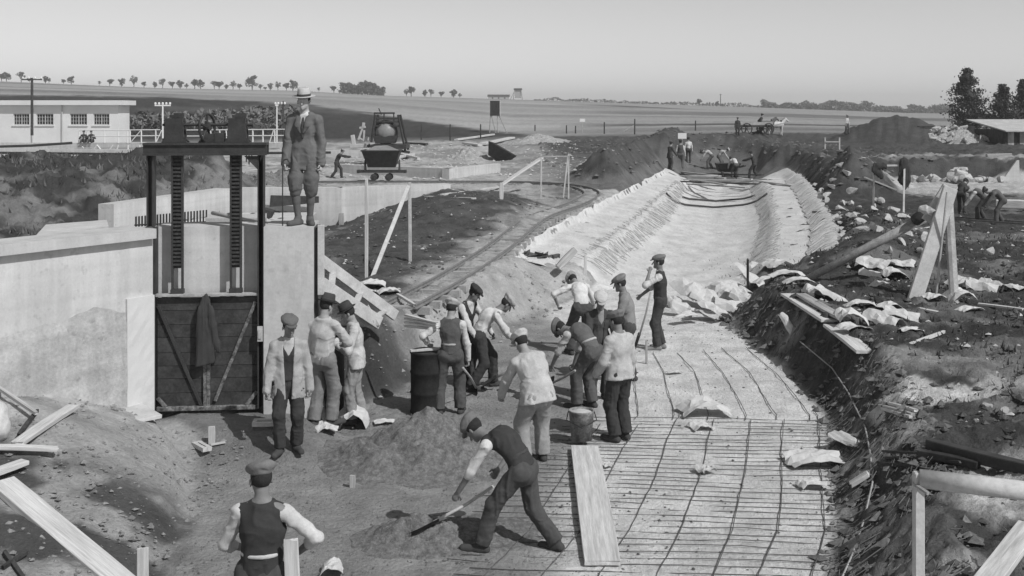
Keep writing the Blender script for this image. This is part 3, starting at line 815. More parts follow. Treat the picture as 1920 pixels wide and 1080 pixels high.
def build_ground():
    ys = np.concatenate([[-60, -20, -5, 1.0, 3.0], np.linspace(4.5, 9.3, 40), np.geomspace(9.4, 70, 540), np.geomspace(70.6, 3000, 160)])
    u = np.concatenate([np.linspace(-1.5, -0.56, 24)[:-1], np.linspace(-0.56, 0.56, 520), np.linspace(0.56, 1.5, 24)[1:]])
    Yg = np.repeat(ys[:, None], len(u), 1)
    wdt = np.where(ys < 5, 5 + np.abs(np.minimum(ys - 5, 0)) * 0.5, ys)
    Xg = wdt[:, None] * u[None, :]
    X, Y = Xg.ravel(), Yg.ravel()
    Z = ground(X, Y)
    R0, R1, L0 = ip(T_R0, Y), ip(T_R1, Y), ip(T_L0, Y)
    near = sstep(75, 45, Y)
    fine = fbm(X * 4.5, Y * 4.5, 5, 91, .6); med = fbm(X * 1.6, Y * 1.6, 3, 95)
    amp = 0.035 + 0.075 * sstep(0.0, 0.5, X - R0) * (Y > 9) + 0.06 * sstep(0.1, 0.6, L0 - X) * (Y > 15.3)
    floor = sstep(0.15, -0.15, X - R0) * sstep(-0.1, 0.2, X - L0)
    amp = np.where(floor > 0.5, 0.018, amp)
    amp = amp + 0.10 * sstep(1.15, 1.6, Z) * (Y > 43) * (Y < 104) * (X > 2) + 0.05 * ((Y > 15.3) & (Y < 19.5) & (X < -.8))
    amp = amp + 0.16 * ((X < -10.2) & (Y > 28) & (Y < 54))
    near = np.maximum(near, (Y < 104) * 1.0)
    Zd = Z + near * amp * (fine * 0.9 + med * 0.9)
    # raked streaks running down the right-hand bank
    onb = sstep(0.0, 0.1, X - R0) * sstep(0.15, 0.0, X - R1) * (Y < 26)
    Zd = Zd + onb * (0.035 * vnoise(Y * 7.0 + X * 3, X * 0.7, None, 99) + 0.09 * fbm(X * 3.1, Y * 3.1, 4, 96))
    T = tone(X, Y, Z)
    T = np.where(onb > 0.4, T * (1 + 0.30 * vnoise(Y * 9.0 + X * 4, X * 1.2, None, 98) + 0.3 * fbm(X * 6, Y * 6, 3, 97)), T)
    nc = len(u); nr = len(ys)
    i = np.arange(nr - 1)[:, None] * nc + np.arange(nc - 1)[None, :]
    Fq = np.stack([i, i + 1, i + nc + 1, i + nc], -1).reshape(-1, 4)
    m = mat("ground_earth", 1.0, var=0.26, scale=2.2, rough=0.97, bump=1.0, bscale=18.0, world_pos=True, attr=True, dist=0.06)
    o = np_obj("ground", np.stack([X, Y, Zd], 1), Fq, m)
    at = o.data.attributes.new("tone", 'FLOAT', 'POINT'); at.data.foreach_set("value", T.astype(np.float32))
    tag(o, kind="structure")
build_ground()

def build_haze():
    m = bpy.data.materials.new("haze_air"); m.use_nodes = True; n, l = m.node_tree.nodes, m.node_tree.links
    n.clear(); o = n.new("ShaderNodeOutputMaterial"); v = n.new("ShaderNodeVolumePrincipled")
    v.inputs["Color"].default_value = (.97, .97, .97, 1); v.inputs["Density"].default_value = HAZE; v.inputs["Anisotropy"].default_value = 0.3
    l.new(v.outputs[0], o.inputs["Volume"])
    b = MB().box(-5200, 5200, -80, 3100, -3.0, 45.0).build("haze", m); tag(b, kind="stuff")
HAZE = 0.0005
build_haze()
# ------------------------------------------------------------------ canal lining (concrete) and screed
def strip_mesh(name, ys, prof, m, lift, kind="structure", wob=0.0, seed=0, cap=1.0):
    """sheet over the ground: prof(Y) -> list of X"""
    rows = [prof(y) for y in ys]; V = []; n = len(rows[0])
    for y, r in zip(ys, rows):
        for x in r: V.append((x, y))
    V = np.array(V); Z = np.minimum(ground(V[:, 0], V[:, 1]), cap) + lift
    Z = Z - lift * 1.4 * (1 - sstep(ys[0], ys[0] + 1.6, V[:, 1]))
    if wob: Z = Z + wob * fbm(V[:, 0] * 1.3, V[:, 1] * 1.3, 3, seed)
    i = np.arange(len(ys) - 1)[:, None] * n + np.arange(n - 1)[None]
    f = np.stack([i, i + 1, i + n + 1, i + n], -1).reshape(-1, 4)
    o = np_obj(name, np.column_stack([V, Z]), f, m)
    tag(o, kind=kind); return o
M_LIN = mat("lining_concrete", 0.58, var=0.17, scale=1.1, bump=0.8, bscale=7, world_pos=True, spots=0.22, dist=0.05, stretch=(1.6, .8, 1))
M_STRIP = mat("lining_strip", 0.53, var=0.35, scale=4, bump=0.8, bscale=16, world_pos=True, stretch=(1, 2.5, 1), dist=0.03)
def lin_prof(y):
    a = float(ip(T_L1, y)) - 0.05 + 0.16 * float(fbm(np.array([y * .9]), np.array([.5]), 4, 17)[0]); b = float(ip(T_R1, y)) + 0.05
    st = 28.2 + 0.0
    return np.linspace(a, b, 64)
_ys = np.concatenate([np.linspace(27.6, 40, 70), np.linspace(40.4, 66, 70)])
strip_mesh("canal_lining", _ys, lin_prof, M_LIN, 0.07, wob=0.05, seed=5)
def between(ta, tb, e0, e1): return lambda y: np.linspace(float(ip(ta, y)) + e0, float(ip(tb, y)) + e1, 6) + .04 * math.sin(y * 3.1)
strip_mesh("canal_joint_strip", np.linspace(28.8, 61, 130), between(T_LB, T_L0, -.12, .06), M_STRIP, 0.10, wob=0.05, seed=5)
strip_mesh("canal_joint_strip", np.linspace(28.2, 61, 130), between(T_R0, T_RB, -.06, .08), M_STRIP, 0.10, wob=0.05, seed=5)
strip_mesh("canal_joint_strip", np.linspace(27.9, 60, 130), between(T_RR, T_R1, -.05, .22), M_STRIP, 0.10, wob=0.06, seed=5)
# reinforcement rods laid down the short slopes
random.seed(4)
for ta, tb, e0, e1, y0, y1, cnt, lab in ((T_LB, T_L0, -.25, .15, 29, 60, 120, "at the left slope of the canal trough"), (T_R0, T_RB, -.15, .25, 28.4, 60, 110, "at the right slope of the canal trough"), (T_RR, T_R1, -.05, .2, 28, 60, 110, "along the right rim of the canal")):
    m = MB(); L_ = []
    for i in range(cnt):
        y = y0 * (y1 / y0) ** ((i + random.random()) / cnt); a = float(ip(ta, y)) + e0 + random.uniform(-.1, .1); b = float(ip(tb, y)) + e1 + random.uniform(-.12, .12)
        sk = random.uniform(.0, .25) * (1 if ta is T_LB else -1); L_.append((a, y + sk, b, y - sk, random.random() * .05))
    A_ = np.array(L_); za = np.minimum(ground(A_[:, 0], A_[:, 1]), 1.0); zb2 = np.minimum(ground(A_[:, 2], A_[:, 3]), 1.0); zm = np.minimum(ground((A_[:, 0] + A_[:, 2]) / 2, (A_[:, 1] + A_[:, 3]) / 2), 1.0)
    for (a, ya, b, yb, rr), z1_, z2_, z3_ in zip(L_, za, zb2, zm):
        m.tube([(a, ya, z1_ + .115), ((a + b) / 2, (ya + yb) / 2, z3_ + .125 + rr * .5), (b, yb, z2_ + .12 + rr)], random.uniform(.004, .009) + .00008 * ya, 4)
    tag(m.build("reinforcement_stubs", mat('stub_steel', .34, var=.4) if tb is not T_R1 else M_CONCG), "short reinforcing rods laid " + lab, "rods", kind="stuff")
# curved steel template spanning the trough near the boards
tm = empty("curved_template", (9.0, 52, 0)); tag(tm, "dark curved steel template spanning the trough before the boards", "template")
for yy, e in ((51.0, .0), (54.5, -.5)):
    xa, xb = float(ip(T_LB, yy)) - e, float(ip(T_RB, yy)) + e; xs_ = np.linspace(xa, xb, 22); zs_ = ground(xs_, np.full(22, yy)) + .16
    MB().tube([(x - 9.0, yy - 52 + .3 * math.sin(math.pi * i / 21), z) for i, (x, z) in enumerate(zip(xs_, zs_))], .045, 6).build("rib", M_IRON, tm, True)
# broken edge of the lining where the slab stops
m = MB(); random.seed(8)
for i in range(26):
    t = i / 25; p = P(985 + 140 * t, 472 + 40 * t, .86 - .75 * t); r = random.uniform(.10, .22)
    q = [p + Vector((random.uniform(-r, r), random.uniform(-.15, .1), random.uniform(-r * .5, r * .4))) for _ in range(5)]
    m.prism([q[0] + Vector((-r, 0, 0)), q[1] + Vector((0, -.1, -r * .6)), q[2] + Vector((r, 0, 0)), q[3] + Vector((0, .1, r * .5))], (random.uniform(-.05, .05), .25, -.12))
tag(m.build("slab_edge", M_STONED), "broken dark edge of the canal slab behind the workers", "slab edge", kind="stuff")

# ------------------------------------------------------------------ reinforcement mat on the pit floor
matr = empty("reinforcement_mat", (2.0, 13.5, 0.0)); tag(matr, "mat of thin reinforcing bars laid over the pale pit floor", "steel mat")
random.seed(21)
M_BAR = mat("bar_steel", 0.11, var=0.3, scale=10, rough=0.7)
def bar(pts, r):
    mb = MB(); mb.tube([Vector(p) - matr.location for p in pts], r, 5); return mb.build("bar", M_BAR, matr, True)
y = 8.4
while y < 16.2:
    r0, r1 = float(ip(T_R0, y)), float(ip(T_R1, y))
    x0 = float(ip([(8, -1.2), (10.5, -.7), (11.5, -.35), (13.5, -0.1), (15, .55), (16.2, 1.2)], y)) + random.uniform(-.25, .25)
    sl = random.uniform(-.008, .008) - 0.07
    pts = []
    for x in np.linspace(x0, r0 - .05, 9): pts.append(on(x, y + sl * (x - 2) + .03 * math.sin(x * 1.3 + y), random.uniform(-.006, .018)))
    for t in (0.12, random.uniform(.2, .55)): pts.append(on(r0 + (r1 - r0) * t, y + sl * 3 + .04 * t, .05))
    bar(pts, .0046); y += random.uniform(.145, .185)
for off in (.13, .62, 1.08, 1.62, 2.16, 2.70, 3.25):
    for y0, y1 in ((8.5, 16.2 + random.uniform(-.4, .6)), (16.0, 21.0 - off * .25)):
        if off > 2.9 and y0 > 15: continue
        pts = []; ph = random.uniform(0, 6)
        for y in np.arange(y0, y1, .22):
            k = 1 - .12 * max(0, (y - 15) / 6)
            pts.append((float(ip(T_R0, y)) - off * k - (.10 if y0 > 15 else 0) + .015 * math.sin(y * 1.6 + ph) + random.uniform(-.006, .006), y))
        A_ = np.array(pts); Z_ = ground(A_[:, 0], A_[:, 1]); bar([(x, y, z + random.uniform(.012, .030)) for (x, y), z in zip(pts, Z_)], .0058)
# the cord pegged along the bank crest
cd = [(1500, 640), (1560, 690), (1590, 735), (1622, 800), (1632, 850), (1636, 905), (1620, 975), (1598, 1040), (1578, 1085)]
cp = [G(x, y, .05) for x, y in cd]
m = MB(); m.tube(cp, .010, 5); tag(m.build("marking_cord", M_WOODM), "pale cord stretched along the crest of the right bank", "cord")

# ------------------------------------------------------------------ sluice: wing wall, breast wall, pier, gate
GA = Vector((-4.81, 15.0, 0)); GANG = math.atan2(.2, 2.204)
sl = empty("breast_wall", GA, GANG); tag(sl, "white concrete breast wall and pier carrying the sluice gate", "wall")
def rough_box(m, x0, x1, y0, y1, z0, z1, nx, nz, amp, seed):
    """box whose front face (y0) is gently uneven"""
    random.seed(seed); v = []; f = []
    for j in range(nz + 1):
        for i in range(nx + 1):
            e = 0 if (i in (0, nx) or j in (0, nz)) else random.uniform(-amp, amp)
            v.append((x0 + (x1 - x0) * i / nx, y0 + e, z0 + (z1 - z0) * j / nz))
    w = nx + 1
    for j in range(nz):
        for i in range(nx): f.append((j*w+i, j*w+i+1, (j+1)*w+i+1, (j+1)*w+i))
    n0 = len(v); v += [(x0, y1, z0), (x1, y1, z0), (x1, y1, z1), (x0, y1, z1)]
    bot = [i for i in range(w)]; top = [nz * w + i for i in range(w)]; lef = [j * w for j in range(nz + 1)]; rig = [j * w + nx for j in range(nz + 1)]
    f += [tuple([n0, n0 + 1] + bot[::-1]), tuple([n0 + 2, n0 + 3] + top), tuple([n0 + 3, n0] + lef), tuple([n0 + 1, n0 + 2] + rig[::-1]), (n0 + 1, n0, n0 + 3, n0 + 2)]
    m.add(v, f)
m = MB(); rough_box(m, -.02, 1.46, .26, .85, -.3, 2.85, 12, 16, .004, 1); m.build("wall_panel", M_CONC, sl)
m = MB(); rough_box(m, 1.46, 2.13, .0, .86, -.4, 2.86, 8, 20, .004, 2); m.build("pier", mat("pier_render", .50, var=.13, scale=1.6, bump=.3, bscale=18, spots=.12), sl)
m = MB(); m.box(2.13, 2.18, .05, .5, -.3, 2.84); m.build("groove_channel", M_IRON, sl)
m = MB(); m.beam((2.225, .02, 1.93), (2.225, .02, 2.88), .09, .05, (0, 1, 0)); m.build("edge_board", M_WOODL, sl)

gate = empty("sluice_gate", GA, GANG); tag(gate, "dark iron-framed sluice gate with wooden leaf and rack lifting gear", "sluice gate")
def gp(name, mb, mt=M_IRON, parent=gate, smooth=False): return mb.build(name, mt, parent, smooth)
m = MB(); m.box(-.09, -.072, .02, .20, 2.87, 3.84).box(-.072, -.018, .10, .12, 2.87, 3.84).box(-.018, 0, .02, .20, 2.87, 3.84); gp("post", m)
m = MB(); m.box(1.375, 1.392, .02, .22, .40, 3.84).box(1.392, 1.452, .19, .218, .40, 3.84).box(1.452, 1.458, -.01, .20, .40, 3.84); gp("post", m)
m = MB(); m.box(-.012, .018, .05, .25, .40, 2.86); gp("guide", m)
m = MB(); m.box(-.13, 1.50, .0, .03, 3.83, 4.0).box(-.13, 1.50, .03, .22, 3.965, 4.0).box(-.13, 1.50, .22, .25, 3.83, 4.0).box(-.13, 1.50, -.03, 0, 3.83, 3.86).box(-.13, 1.50, -.03, 0, 3.97, 4.0); gp("crossbeam", m)
m = MB(); m.prism([(1.375, .01, 3.82), (1.20, .01, 3.82), (1.375, .01, 3.64)], (0, .02, 0)); gp("gusset", m)
for cx in (.30, 1.075):
    rk = empty("rack", (0, 0, 0)); rk.parent = gate
    for s_ in (-1, 1):
        m = MB(); m.box(cx + s_ * .066 - .012, cx + s_ * .066 + .012, .08, .15, 1.99, 3.95); gp("side_bar", m, parent=rk)
    m = MB(); m.box(cx - .085, cx + .085, .06, .17, 1.955, 2.02); gp("shoe_plate", m, parent=rk)
    z = 2.34
    while z < 3.94:
        m = MB(); m.box(cx - .054, cx + .054, .085, .125, z, z + .027); gp("rung", m, M_RUST, rk); z += .052
    m = MB(); m.box(cx - .054, cx + .054, .13, .145, 2.30, 3.93); gp("back_plate", m, parent=rk)
# gear boxes, shaft and wheel on the beam
for cx in (.27, 1.10):
    hs = empty("gear_housing", (0, 0, 0)); hs.parent = gate
    m = MB(); m.prism([(cx - .17, .02, 4.002), (cx + .17, .02, 4.002), (cx + .13, .02, 4.05), (cx + .11, .02, 4.33), (cx - .11, .02, 4.33), (cx - .13, .02, 4.05)], (0, .06, 0)); gp("side_plate", m, parent=hs)
    m = MB(); m.prism([(cx - .17, .20, 4.002), (cx + .17, .20, 4.002), (cx + .13, .20, 4.05), (cx + .11, .20, 4.33), (cx - .11, .20, 4.33), (cx - .13, .20, 4.05)], (0, .05, 0)); gp("side_plate", m, parent=hs)
    m = MB()
    for k in range(18):
        a = 2 * math.pi * k / 18; b = a + .16
        m.prism([(cx + .09 * math.cos(a), .085, 4.22 + .09 * math.sin(a)), (cx + .12 * math.cos(a + .05), .085, 4.22 + .12 * math.sin(a + .05)), (cx + .12 * math.cos(b), .085, 4.22 + .12 * math.sin(b)), (cx + .09 * math.cos(b + .05), .085, 4.22 + .09 * math.sin(b + .05))], (0, .10, 0))
    m.tube([(cx, .085, 4.22), (cx, .185, 4.22)], .093, 18); gp("gear", m, M_RUST, hs)
    m = MB(); m.box(cx - .07, cx + .05, .08, .19, 4.335, 4.375).box(cx - .02, cx + .11, .1, .17, 4.30, 4.40); gp("top_bearing", m, parent=hs)
    for s_ in (-1, 1):
        m = MB(); m.tube([(cx + s_ * .145, .05, 4.01), (cx + s_ * .145, .05, 4.06)], .016, 6); gp("bolt", m, parent=hs)
m = MB(); m.tube([(.10, .13, 4.24), (1.30, .13, 4.24)], .017, 10); gp("shaft", m)
wh = empty("hand_wheel", (.69, .13, 4.20)); wh.parent = gate; wh.rotation_euler = (0, 0, R(68))
m = MB(); m.tube([(.19 * math.cos(a), 0, .19 * math.sin(a)) for a in np.linspace(0, 2 * math.pi, 29)], .018, 8, False); gp("rim", m, parent=wh, smooth=True)
for k in range(5):
    a = 2 * math.pi * k / 5 + .3; m = MB(); m.tube([(0, 0, 0), (.185 * math.cos(a), 0, .185 * math.sin(a))], .014, 6); gp("spoke", m, parent=wh)
m = MB(); m.tube([(0, -.05, 0), (0, .05, 0)], .04, 10); gp("hub", m, parent=wh)
m = MB(); m.prism([(.58, .06, 4.002), (.88, .06, 4.002), (.80, .06, 4.12), (.66, .06, 4.12)], (0, .13, 0)); m.box(.80, .93, .05, .2, 4.002, 4.13); gp("pedestal", m)
# wooden leaf
lf = empty("leaf", (0, 0, 0)); lf.parent = gate
random.seed(3); z = .44
M_LEAF = wood("leaf_planks", 0.050, var=.5, spots=.0)
M_LEAFT = mat("leaf_trim_scuffed", 0.14, var=.85, scale=14, bump=.3, bscale=30)
while z < 1.90:
    h = min(random.uniform(.17, .21), 1.92 - z)
    for a, b in ((.035, .665), (.715, 1.365)):
        m = MB(); d_ = random.uniform(-.004, .004); m.box(a, b, .115 + d_, .165, z, z + h - .006); gp("plank", m, M_LEAF, lf)
    z += h
for a, b in (((.667, .10, .42), (.667, .10, 1.93)), ((.713, .10, .42), (.713, .10, 1.93))):
    m = MB(); m.beam(a, b, .044, .05, (0, 1, 0)); gp("mullion", m, M_LEAFT, lf)
m = MB(); m.beam((.03, .09, .41), (1.37, .09, .41), .06, .06); gp("bottom_rail", m, M_LEAFT, lf)
m = MB(); m.beam((.02, .09, 1.945), (1.38, .09, 1.945), .10, .035); gp("top_rail", m, M_WOODM, lf)
for a, b in (((.05, .095, 1.80), (.62, .095, .44)), ((1.34, .095, 1.84), (.80, .095, .50))):
    m = MB(); m.beam(a, b, .045, .035, (0, 1, 0)); gp("diagonal_brace", m, M_LEAFT if a[0] > 1 else M_IRON, lf)
for a, b in (((.04, .095, .56), (.16, .095, .42)), ((1.36, .095, .62), (1.22, .095, .44))):
    m = MB(); m.beam(a, b, .05, .03, (0, 1, 0)); gp("corner_brace", m, M_LEAFT, lf)
m = MB(); m.box(1.38, 1.45, -.03, .01, 1.32, 1.52).box(1.395, 1.435, -.045, -.03, 1.36, 1.48); gp("latch", m, M_CONCG)
# coat hung over the leaf
s = Sdf(); s.cone((.70, .035, 1.94), (.665, .03, 1.70), .030, .075, .03, (0, 1, 0), .45); s.cone((.665, .03, 1.72), (.645, .03, .98), .075, .095, .03, (0, 1, 0), .42)
s.cone((.715, .03, 1.90), (.80, .02, 1.55), .028, .042, .03, (0, 1, 0), .7); s.cone((.80, .02, 1.55), (.865, .015, 1.20), .042, .034, .03, (0, 1, 0), .7); s.cone((.70, .03, 1.6), (.745, .025, 1.06), .06, .062, .02, (0, 1, 0), .4)
s.mods.append(wrinkle(.020, 13, 77, (1.6, 1, .16))); s.mods.append(lambda Q, v: np.maximum(v, 1.0 + .18 * (Q[:, 0] - .64) - Q[:, 2]))
_v, _f = s.mesh(.013); co = np_obj("coat", _v, _f, cloth(.035)); co.location = GA + Vector((0, -.02, 0)); co.rotation_euler = (0, 0, GANG)
tag(co, "dark coat hanging in folds from the top of the gate leaf", "coat")

# wing wall running from the gate towards the left foreground
WD = Vector((-.564, -.826, 0)); WANG = math.atan2(-.826, -.564)
ww = empty("wing_wall", GA, WANG); tag(ww, "long white wing wall with coping on the left of the gate", "wall")
# local x along the wall away from the gate, local +y is the visible face side
m = MB(); rough_box(m, .0, 7.0, 0, -.45, -.2, 2.73, 40, 14, .004, 5); m.v = [Vector((p.x, p.y, p.z)) for p in m.v]; m.f = [q[::-1] for q in m.f]; m.build("wall_face", M_CONC, ww)
m = MB(); m.box(.02, 7.0, -.52, .10, 2.731, 2.86); m.build("coping", M_CONC, ww)
m = MB(); rough_box(m, .0, .43, .035, -.1, -.2, 1.97, 5, 20, .004, 6); m.f = [q[::-1] for q in m.f]; m.build("corner_pilaster", mat("smooth_render", .62, var=.05, scale=1.5, bump=.1), ww)
nx, nz = 150, 44; xs = np.linspace(.432, 7.0, nx); V = []; 
for i, x in enumerate(xs):
    top = 1.83 + .05 * math.sin(x * 2.0) + .10 * float(fbm(np.array([x * 2.2]), np.array([0.3]), 4, 8)[0]) - .02 * x
    for j in range(nz):
        t = j / (nz - 1); z = -.1 + (top + .1) * t
        d_ = .012 + .030 * float(1 - t ** 8)
        V.append((x, d_, z))
V = np.array(V); nn = fbm(V[:, 0] * 5, V[:, 2] * 7, 4, 14); nn2 = fbm(V[:, 0] * 1.2, V[:, 2] * 6, 3, 15)
V[:, 1] += .014 * nn + .020 * np.clip(nn2, -.2, 1); V[:, 1] = np.maximum(V[:, 1], .003)
i = np.arange(nx - 1)[:, None] * nz + np.arange(nz - 1)[None]
np_obj("rough_plinth", V, np.stack([i, i + nz, i + nz + 1, i + 1], -1).reshape(-1, 4)[:, ::-1], M_CONCR, ww)

# ------------------------------------------------------------------ concrete walls of the basin beyond the sluice
def wall_run(name, label, pts, z0, z1, th, mt, parts=()):
    """one wall following pts (X,Y); thickness to the left of the direction"""
    root = empty(name, (pts[0][0], pts[0][1], 0)); tag(root, label, "wall"); o = root.location
    for a, b in zip(pts[:-1], pts[1:]):
        a3, b3 = Vector((a[0], a[1], 0)) - o, Vector((b[0], b[1], 0)) - o; d = (b3 - a3).normalized(); n = Vector((-d.y, d.x, 0)) * th
        m = MB(); m.prism([a3 + Vector((0, 0, z0)), b3 + Vector((0, 0, z0)), b3 + n + Vector((0, 0, z0)), a3 + n + Vector((0, 0, z0))], (0, 0, z1 - z0)); m.build("wall_section", mt, root)
    return root
wall_run("basin_wall", "angled white concrete wall of the intake basin behind the gate", [(-11.2, 31.5), (-9.56, 37.9), (-5.8, 38.1), (-4.45, 38.9), (-2.2, 40.1)], .1, 1.78, .5, M_CONC)
m = MB(); m.prism([(-12.6, 26, .93), (-5.0, 24.0, .93), (-6.3, 33, .93), (-6.6, 37.85, .93), (-9.4, 37.7, .93), (-11.1, 31.6, .93)], (0, 0, .04)); o = m.build("concrete_apron", M_CONC); tag(o, kind="structure")
m = MB(); m.prism([PY(508, 366, 37.75), PY(598, 368, 37.8), PY(598, 380, 37.8), PY(506, 388, 37.75)], (0, -.06, 0)); tag(m.build("opening_shade", M_WOODD), "dark panel standing in for the shaded opening in the basin wall behind the suited man", "opening_shade")  # dark panel on the wall face paints the shade inside an open hatch
m = MB(); m.prism([PY(499, 389, 34), PY(517, 394, 34), PY(510, 408, 34), PY(499, 400, 34)], (0, -.5, 0)); tag(m.build("offcut_block", M_RUST), "small dark block beside the right gate post", "block")
m = MB(); m.prism([P(62, 447, 2.55), P(86, 421, 2.55), P(200, 412, 2.55), P(204, 424, 2.55), P(150, 432, 2.55)], (0, 0, -.6)); tag(m.build("wall_block", M_CONC), "low white concrete block behind the wing wall coping", "concrete block")
# coarse screen (rake) in front of the intake
sc_ = empty("intake_screen", P(255, 424, 2.6)); tag(sc_, "dark comb-like intake screen behind the left gate post", "screen")
for k in range(24):
    t = k / 23; a = P(255 + 132 * t, 425 - 6 * t, 2.6) - sc_.location; h = .16 + .06 * t
    m = MB(); m.box(a.x - .008, a.x + .008, a.y - .02, a.y + .02, a.z, a.z + h); m.build("screen_bar", M_IRON, sc_)
a, b = P(252, 422, 2.63) - sc_.location, P(390, 416, 2.63) - sc_.location; m = MB(); m.tube([a, b], .012, 6); m.build("bottom_rail", M_IRON, sc_)
m = MB(); m.prism([P(386, 421, 2.60), P(500, 421, 2.60), P(500, 411, 2.60), P(386, 416, 2.60)], (0, 0, .10)); tag(m.build("screen_sill", M_CONCG), "grey concrete sill beside the intake screen", "sill")
m = MB(); m.tube([PY(398, 399, 16.6), PY(440, 408, 16.4), PY(500, 421, 16.0)], .03, 8); tag(m.build("curved_pipe", M_CONCG, smooth=True), "pale bent pipe lying behind the lifting racks", "pipe")
# ------------------------------------------------------------------ background buildings and structures
YB = 100.0
bld = empty("pump_house", (-45, YB, 1.3)); tag(bld, "long flat-roofed white pump house on the left skyline", "building"); bo = bld.location
x0, x1 = -58.0, PY(222, 200, YB).x; zt = PY(0, 197, YB).z
m = MB(); wins = [(25, 55, 212, 233), (68, 100, 213, 234), (131, 163, 214, 236), (175, 205, 214, 236)]
M_BW = mat("building_render", .68, var=.08, scale=.6, bump=.1)
# front wall built round its window openings
xs = [x0] + sum([[PY(a, 0, YB).x, PY(b, 0, YB).x] for a, b, _, _ in wins], []) + [x1]
zb_, zw0, zw1 = 1.0, PY(0, 234.5, YB).z, PY(0, 213, YB).z
for i in range(0, len(xs) - 1):
    if i % 2 == 0: m.box(xs[i] - bo.x, xs[i+1] - bo.x, 0, .3, zb_ - bo.z, zt - bo.z)
    else:
        m.box(xs[i] - bo.x, xs[i+1] - bo.x, 0, .3, zb_ - bo.z, zw0 - bo.z); m.box(xs[i] - bo.x, xs[i+1] - bo.x, 0, .3, zw1 - bo.z, zt - bo.z)
m.box(x0 - bo.x, x1 - bo.x, 2.6, 2.9, zb_ - bo.z, zt - bo.z); m.box(x1 - .3 - bo.x, x1 - bo.x - .001, .3, 2.6, zb_ - bo.z, zt - bo.z); m.box(x0 - bo.x, x0 + .3 - bo.x, .3, 2.6, zb_ - bo.z, zt - bo.z)
m.build("wall", M_BW, bld)
rf = MB().box(x0 - .5 - bo.x, x1 + .5 - bo.x, -.5, 3.2, zt - bo.z + .002, zt + .42 - bo.z).build("roof", M_BW, bld)
M_GL = mat("window_glass", .035, var=.3, rough=.25, bump=0); M_FR = mat("window_frame", .5, var=.1, bump=0)
for q, (a, b, c, d_) in enumerate(wins):
    wx0, wx1 = PY(a, 0, YB).x - bo.x, PY(b, 0, YB).x - bo.x
    fr_ = MB(); fr_.box(wx0, wx1, .10, .16, zw0 - bo.z, zw0 + .07 - bo.z).box(wx0, wx1, .10, .16, zw1 - .07 - bo.z, zw1 - bo.z)
    for k in range(7):
        xx = wx0 + (wx1 - wx0 - .06) * k / 6; fr_.box(xx, xx + (.06 if k % 3 == 0 else .03), .10, .155, zw0 + .07 - bo.z, zw1 - .07 - bo.z)
    for k in (1, 2): zz = zw0 + (zw1 - zw0) * k / 3 - bo.z; fr_.box(wx0, wx1, .105, .15, zz, zz + .03)
    w_ = fr_.build("window", M_FR, bld)
    MB().box(wx0, wx1, .17, .19, zw0 - bo.z, zw1 - bo.z).build("pane", M_GL, w_)
    MB().box(wx0 - .1, wx1 + .1, -.1, .0, zw0 - .1 - bo.z, zw0 - bo.z).build("sill", M_BW, w_)
for px in (61, 117):
    x = PY(px, 0, YB).x - bo.x; MB().tube([(x, -.08, zt - bo.z), (x, -.08, zb_ - bo.z)], .06, 6).build("downpipe", M_CONCG, bld)
# long low walls below the pump house
wall_run("yard_wall", "long low white wall in the yard below the pump house", [(-40, 78), (-9.5, 74)], .6, 1.72, .5, M_CONC)
wall_run("far_basin_wall", "low white wall beyond the railway at the back of the basin", [(-9.0, 57.5), (-3.0, 53.6), (-0.6, 58.5)], .6, 1.62, .4, M_CONC)
wall_run("yard_kerb", "short white kerb wall under the pump house windows", [(-52, 92), (-33.5, 90)], .6, 1.75, .4, M_CONC)
m = MB(); m.tube([PY(-40, 286, 68), PY(250, 289, 66), PY(620, 286, 64)], .07, 6); tag(m.build("long_pipe", M_IRON), "long dark pipe running across the yard behind the gate", "pipe")
m = MB(); m.tube([PY(-40, 276, 80), PY(60, 273, 80), PY(135, 268, 80)], .09, 6); tag(m.build("yard_pipe", M_IRON), "short dark pipe along the foot of the pump house", "pipe")
for k, (px, lab) in enumerate([(356, "left"), (467, "middle"), (540, "right")]):
    a = PY(px, 289, 64.6); m = MB(); m.box(a.x - .18, a.x + .18, a.y - .05, a.y + .05, a.z - .05, a.z).box(a.x - .18, a.x - .13, a.y - .05, a.y + .05, a.z - .45, a.z - .05).box(a.x + .13, a.x + .18, a.y - .05, a.y + .05, a.z - .45, a.z - .05).box(a.x - .03, a.x + .03, a.y - .05, a.y + .05, a.z - .6, a.z - .05)
    tag(m.build("pipe_hanger", M_IRON), "dark pipe hanger, %s of three on the yard pipe" % lab, "hanger")
# footbridge with white railings
fb = empty("footbridge", (-30, 86, 0)); tag(fb, "white footbridge with pipe railings in front of the pump house", "footbridge"); fo = fb.location
def fpt(px, y): return PY(px, y, 86 + (px - 150) * -.012) - fo
def deck(px0, px1, y0, y1, nm):
    a, b = fpt(px0, y0), fpt(px1, y0); m = MB(); m.prism([a, b, b + Vector((0, 2.2, 0)), a + Vector((0, 2.2, 0))], (0, 0, -.35)); m.build(nm, M_CONC, fb)
deck(145, 272, 268, 268, "deck"); deck(420, 548, 268, 264, "deck"); deck(272, 420, 268, 268, "deck")
M_WHT = mat("white_paint", .74, var=.06, bump=0)
for px in (148, 163, 196, 222, 239, 244, 265, 292, 341, 395, 412, 424, 452, 474, 493, 515, 535):
    a = fpt(px, 268); MB().tube([a, a + Vector((0, 0, .98))], .05, 5).build("rail_post", M_WHT, fb)
for dz in (.95, .5):
    for s0, s1 in ((148, 300), (330, 546)):
        a, b = fpt(s0, 268), fpt(s1, 267); MB().tube([a + Vector((0, 0, dz)), b + Vector((0, 0, dz))], .04, 5).build("handrail", M_WHT, fb)
